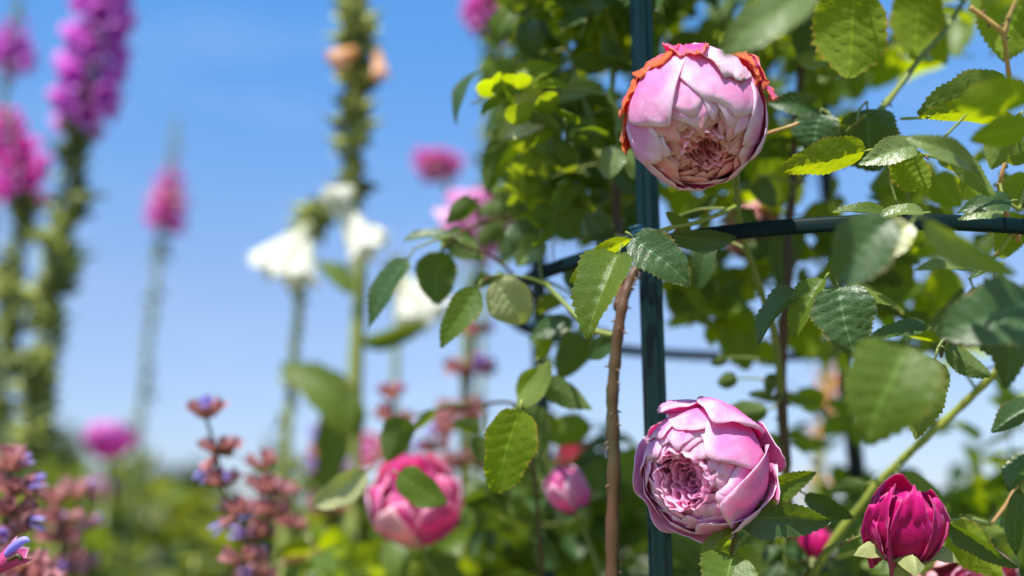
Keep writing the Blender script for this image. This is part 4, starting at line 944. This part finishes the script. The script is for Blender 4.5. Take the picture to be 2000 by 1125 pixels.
# crimson bud
def bud(parent, c, axis, R0, rows, label, mat, seed, zs=1.15, name='rose_bud', sepals=5, smat='sepal', slen=1.0):
    z = axis.normalized(); y = -(CY*.2+CZ-z*z.dot(CY*.2+CZ)).normalized(); x = y.cross(z); m = Matrix((x, y, z)).transposed().to_4x4(); m.translation = c
    mb = MB(); pts = []; uvs = []
    for j in range(12):
        t = pi*j/11
        for i in range(20):
            a = 2*pi*i/20; pts.append(Vector((.8*R0*sin(t)*cos(a), .8*R0*sin(t)*sin(a), -R0*zs*.85*cos(t)))); uvs.append((i/20, j/11))
    mb.grid(pts, uvs, 20, 12, 0, True)
    mb.tube([Vector((0, 0, -R0*zs*.8)), Vector((0, 0, -R0*zs*1.25)), Vector((0, 0, -R0*zs*1.55))], [R0*.34, R0*.28, R0*.12], 12, 1)
    mb.v = [m @ p for p in mb.v]; o = mb.build(name, [mat, smat], parent); o['label'] = label
    for k, pd in enumerate(rows):
        pd = dict(pd); pm = pd.pop('mat', mat); pts, uvs, nu, nv = petal_pts(R0, zs=zs, seed=seed*17+k, **pd); q = MB(); q.grid([m @ p for p in pts], uvs, nu, nv)
        pb = q.build('petal', pm, o); sm = pb.modifiers.new('thickness', 'SOLIDIFY'); sm.thickness = .0005; sm.offset = 0
    for k in range(sepals):
        a = 2*pi*k/sepals+.9; q = MB(); pp, uu, nu, nv = leaf_pts(R0*1.35*slen, R0*.95, -.8, 2.6, 0, 3, 7, k, shape=(.35, .6))
        d = Vector((cos(a), sin(a), .15)); m3 = frame(d, Vector((0, 0, 1)), 0)
        q.grid([m @ (m3 @ p+Vector((cos(a)*R0*.2, sin(a)*R0*.2, -R0*zs*.93))) for p in pp], uu, nu, nv); sp = q.build('sepal', smat, o)
    return o
bud(C, P(1768, 1024, .80), V3(.04, .97, .24), 69/F*.80, [
    pet(298, 84, 4, 136, 1.03, 0, n=5, side=.05, ruf=.015), pet(224, 72, 4, 146, 1.0, .02, n=4, side=-.03, curl=.05, crinkle=.6), pet(268, 60, 8, 150, .96, .0, n=3), pet(345, 40, 12, 106, 1.06, .09, n=2.8, crinkle=1.3, ruf=.05),
    pet(196, 34, 12, 102, 1.05, .08, n=2.8, crinkle=1.3, ruf=.05), pet(150, 60, 12, 125, 1.0, .03), pet(100, 60, 12, 130, 1.0, .03), pet(40, 60, 12, 124, 1.0, .06),
    pet(262, 36, 20, 156, .90, .36, n=2.2, crinkle=1.6, ruf=.06), pet(212, 26, 20, 146, .93, .42, n=2.3, crinkle=2, ruf=.07), pet(320, 40, 20, 148, .93, .22, n=2.2, crinkle=1), pet(90, 50, 20, 146, .9, .3), pet(20, 45, 20, 142, .9, .2), pet(150, 45, 20, 142, .9, .25)],
    'crimson half-open bud with ragged tips and pale reflexed sepals', 'red', 1, 1.12)
bud(C, P(1592, 1062, 1.0), V3(.3, .9, .2), 34/F*1.0, [pet(k*72, 45, 12, 150, 1, 0) for k in range(5)], 'small crimson bud, blurred, behind the lower leaves', 'red', 2)
bloom(C, P(1885, 1160, .92), V3(-.1, .4, .8), 100/F*.92, [pet(k*60, 40, 15, 120+8*(k % 2), 1, .08) for k in range(6)]+[pet(k*52+20, 34, 15, 140, .85, 0) for k in range(7)], 4, 'pale pink bloom cut by the bottom edge', ('pale', 'pink2in'), 5)

# ---- blooms behind the hoop and at the back
bloom(B, P(1470, 452, 1.12), V3(.2, -.3, .9), 56/F*1.12, [pet(k*60+15, 42, 15, 118+6*(k % 2), 1, .06) for k in range(6)]+[pet(k*52, 34, 15, 138, .86, 0) for k in range(7)], 4, 'pale pink bloom half hidden behind the hoop', ('pale', 'pink2in'), 6)

# ---- D: rose further left with the hot pink bloom
D = bush('rose bush left of the brown cane with a blurred hot pink cupped bloom', 850, 1.1)
O3 = [pet(k*60+10, 40, 10, 112+7*(k % 3), 1, .02, n=2.4, crinkle=.4, mat=('pink2', 'pale', 'hot')[k % 3]) for k in range(6)]+[pet(k*52, 38, 15, 132, .9, .02, mat='hot', n=2.2, crinkle=.4) for k in range(7)]+[pet(k*60+5, 38, 15, 144, .78, .02, mat='hot', n=2.2) for k in range(6)]
bloom(D, P(812, 975, 1.12), V3(-.08, .80, .55), 92/F*1.12, O3, 5, 'hot pink cupped bloom with salmon rims', ('pale', 'hot'), 7, rose_in=.5)
bud(D, P(1108, 955, 1.05), V3(-.45, .75, .3), 40/F*1.05, [pet(k*72, 50, 10, 130, 1, .05, mat='pink2') for k in range(5)]+[pet(k*72+30, 45, 10, 152, .85, 0) for k in range(5)], 'pink bud pointing up left of the brown cane', 'hot', 3, 1.35, smat='stem')
bloom(D, P(1125, 900, 1.5), V3(0, .3, .9), 42/F*1.5, [pet(k*60, 40, 15, 120, 1, .08) for k in range(6)], 3, 'peach pink bloom blurred behind the bud', ('pale', 'pink1in'), 8)
bloom(D, P(720, 880, 1.9), V3(-.3, .5, .8), 34/F*1.9, [pet(k*60, 40, 15, 120, 1, .08) for k in range(6)], 3, 'small pale bloom far behind, left of the hot pink one', ('pale', 'lilac'), 9)
cane(D, [(815, 1060, 1.15), (850, 1120, 1.15), (900, 1200, 1.15)], (5, 6), 'stem', 0, seed=41, ground=True)
cane(D, [(880, 462, .96), (905, 480, .97), (960, 500, .99), (1010, 545, 1.0), (1060, 600, 1.02)], (2.5, 4), 'caner', 2, seed=42)
cane(D, [(860, 500, 1.0), (880, 470, .98), (930, 440, 1.0), (1000, 420, 1.05)], (2, 4), 'caner', 2, seed=43)
cane(D, [(935, 560, .93), (960, 540, .95), (1008, 542, .98)], (2.5, 3), 'caner', 0, seed=44)
cane(D, [(1122, 985, 1.06), (1150, 1060, 1.06), (1180, 1140, 1.05)], (4, 6), 'stem', 3, seed=45, ground=True)
cane(D, [(790, 818, 1.1), (850, 800, 1.1), (940, 790, 1.05), (1010, 795, 1.0), (1040, 900, 1.0), (1060, 1130, 1.05)], (2, 5), 'cane', 4, seed=46, ground=True)
H(D, [
 (932, 562, 862, 680, 60, .90, 0, 18, 'leaf', .25, .5, {'label': 'grey green drooping leaf with a fine tip'}), (862, 490, 852, 594, 82, .98, 0, 165, 'leafd', .2, .3, {'label': 'round dark leaf against the sky'}),
 (797, 504, 720, 642, 46, .95, 0, 40, 'leafd', .3, .3), (870, 455, 946, 505, 56, 1.0, 0, 165, 'leafd'), (926, 390, 872, 436, 40, 1.0, 0, 165, 'leafd'),
 (890, 465, 788, 470, 20, .97, 0, 60, 'leafd', .2, .4), (960, 540, 925, 560, 30, .98, 0, 165, 'leafd'), (995, 545, 950, 555, 30, 1.0, 0, 165, 'leafd'),
 (778, 925, 872, 984, 64, .96, -.01, 12, 'leaf', .15, .3, {'label': 'olive leaf lying across the hot pink bloom'}), (716, 922, 612, 986, 58, .99, 0, -8, 'leaflit', .3, .3, {'label': 'pale sunlit leaf left of the hot pink bloom'}),
 (792, 816, 755, 902, 64, 1.02, 0, 165, 'leafd', .2, .3), (850, 800, 800, 850, 20, 1.05, 0, 150, 'leaf'), (940, 840, 880, 830, 30, 1.05, 0, 150, 'leafd'),
 (955, 900, 920, 850, 50, 1.1, 0, 160, 'leafd'), (1030, 900, 1090, 960, 70, 1.1, 0, 165, 'leafd'), (1050, 940, 1000, 1010, 70, 1.1, 0, 165, 'leaf'),
 (1160, 900, 1200, 980, 70, 1.1, 0, 165, 'leafd'), (1215, 880, 1250, 960, 60, 1.1, 0, 165, 'leaf'), (1150, 1000, 1080, 1040, 60, 1.15, 0, 165, 'leaf'),
])
polyD = [(870, 1000), (1000, 930), (1250, 960), (1260, 1160), (860, 1160)]
sprigs(D, polyD, 26, 170, (1.05, 1.4), 15, ('leafd', 'leaf', 'leafd'))
sprigs(D, polyD, 90, 170, (1.2, 1.8), 16, ('leafd', 'leaf', 'leafy'), True)
sprigs(D, [(1030, 560), (1180, 560), (1180, 820), (1040, 820)], 5, 130, (1.0, 1.25), 65, ('leaf', 'leafd'))
sprigs(D, [(600, 1040), (870, 1030), (870, 1160), (600, 1160)], 12, 170, (1.15, 1.5), 66, ('leaf', 'leafy'))
sprigs(D, [(1020, 820), (1180, 830), (1180, 960), (1020, 960)], 6, 150, (1.1, 1.3), 17, ('leafd', 'leaf'))
print('objects', len(bpy.data.objects), 'script leaves', LEAFS)
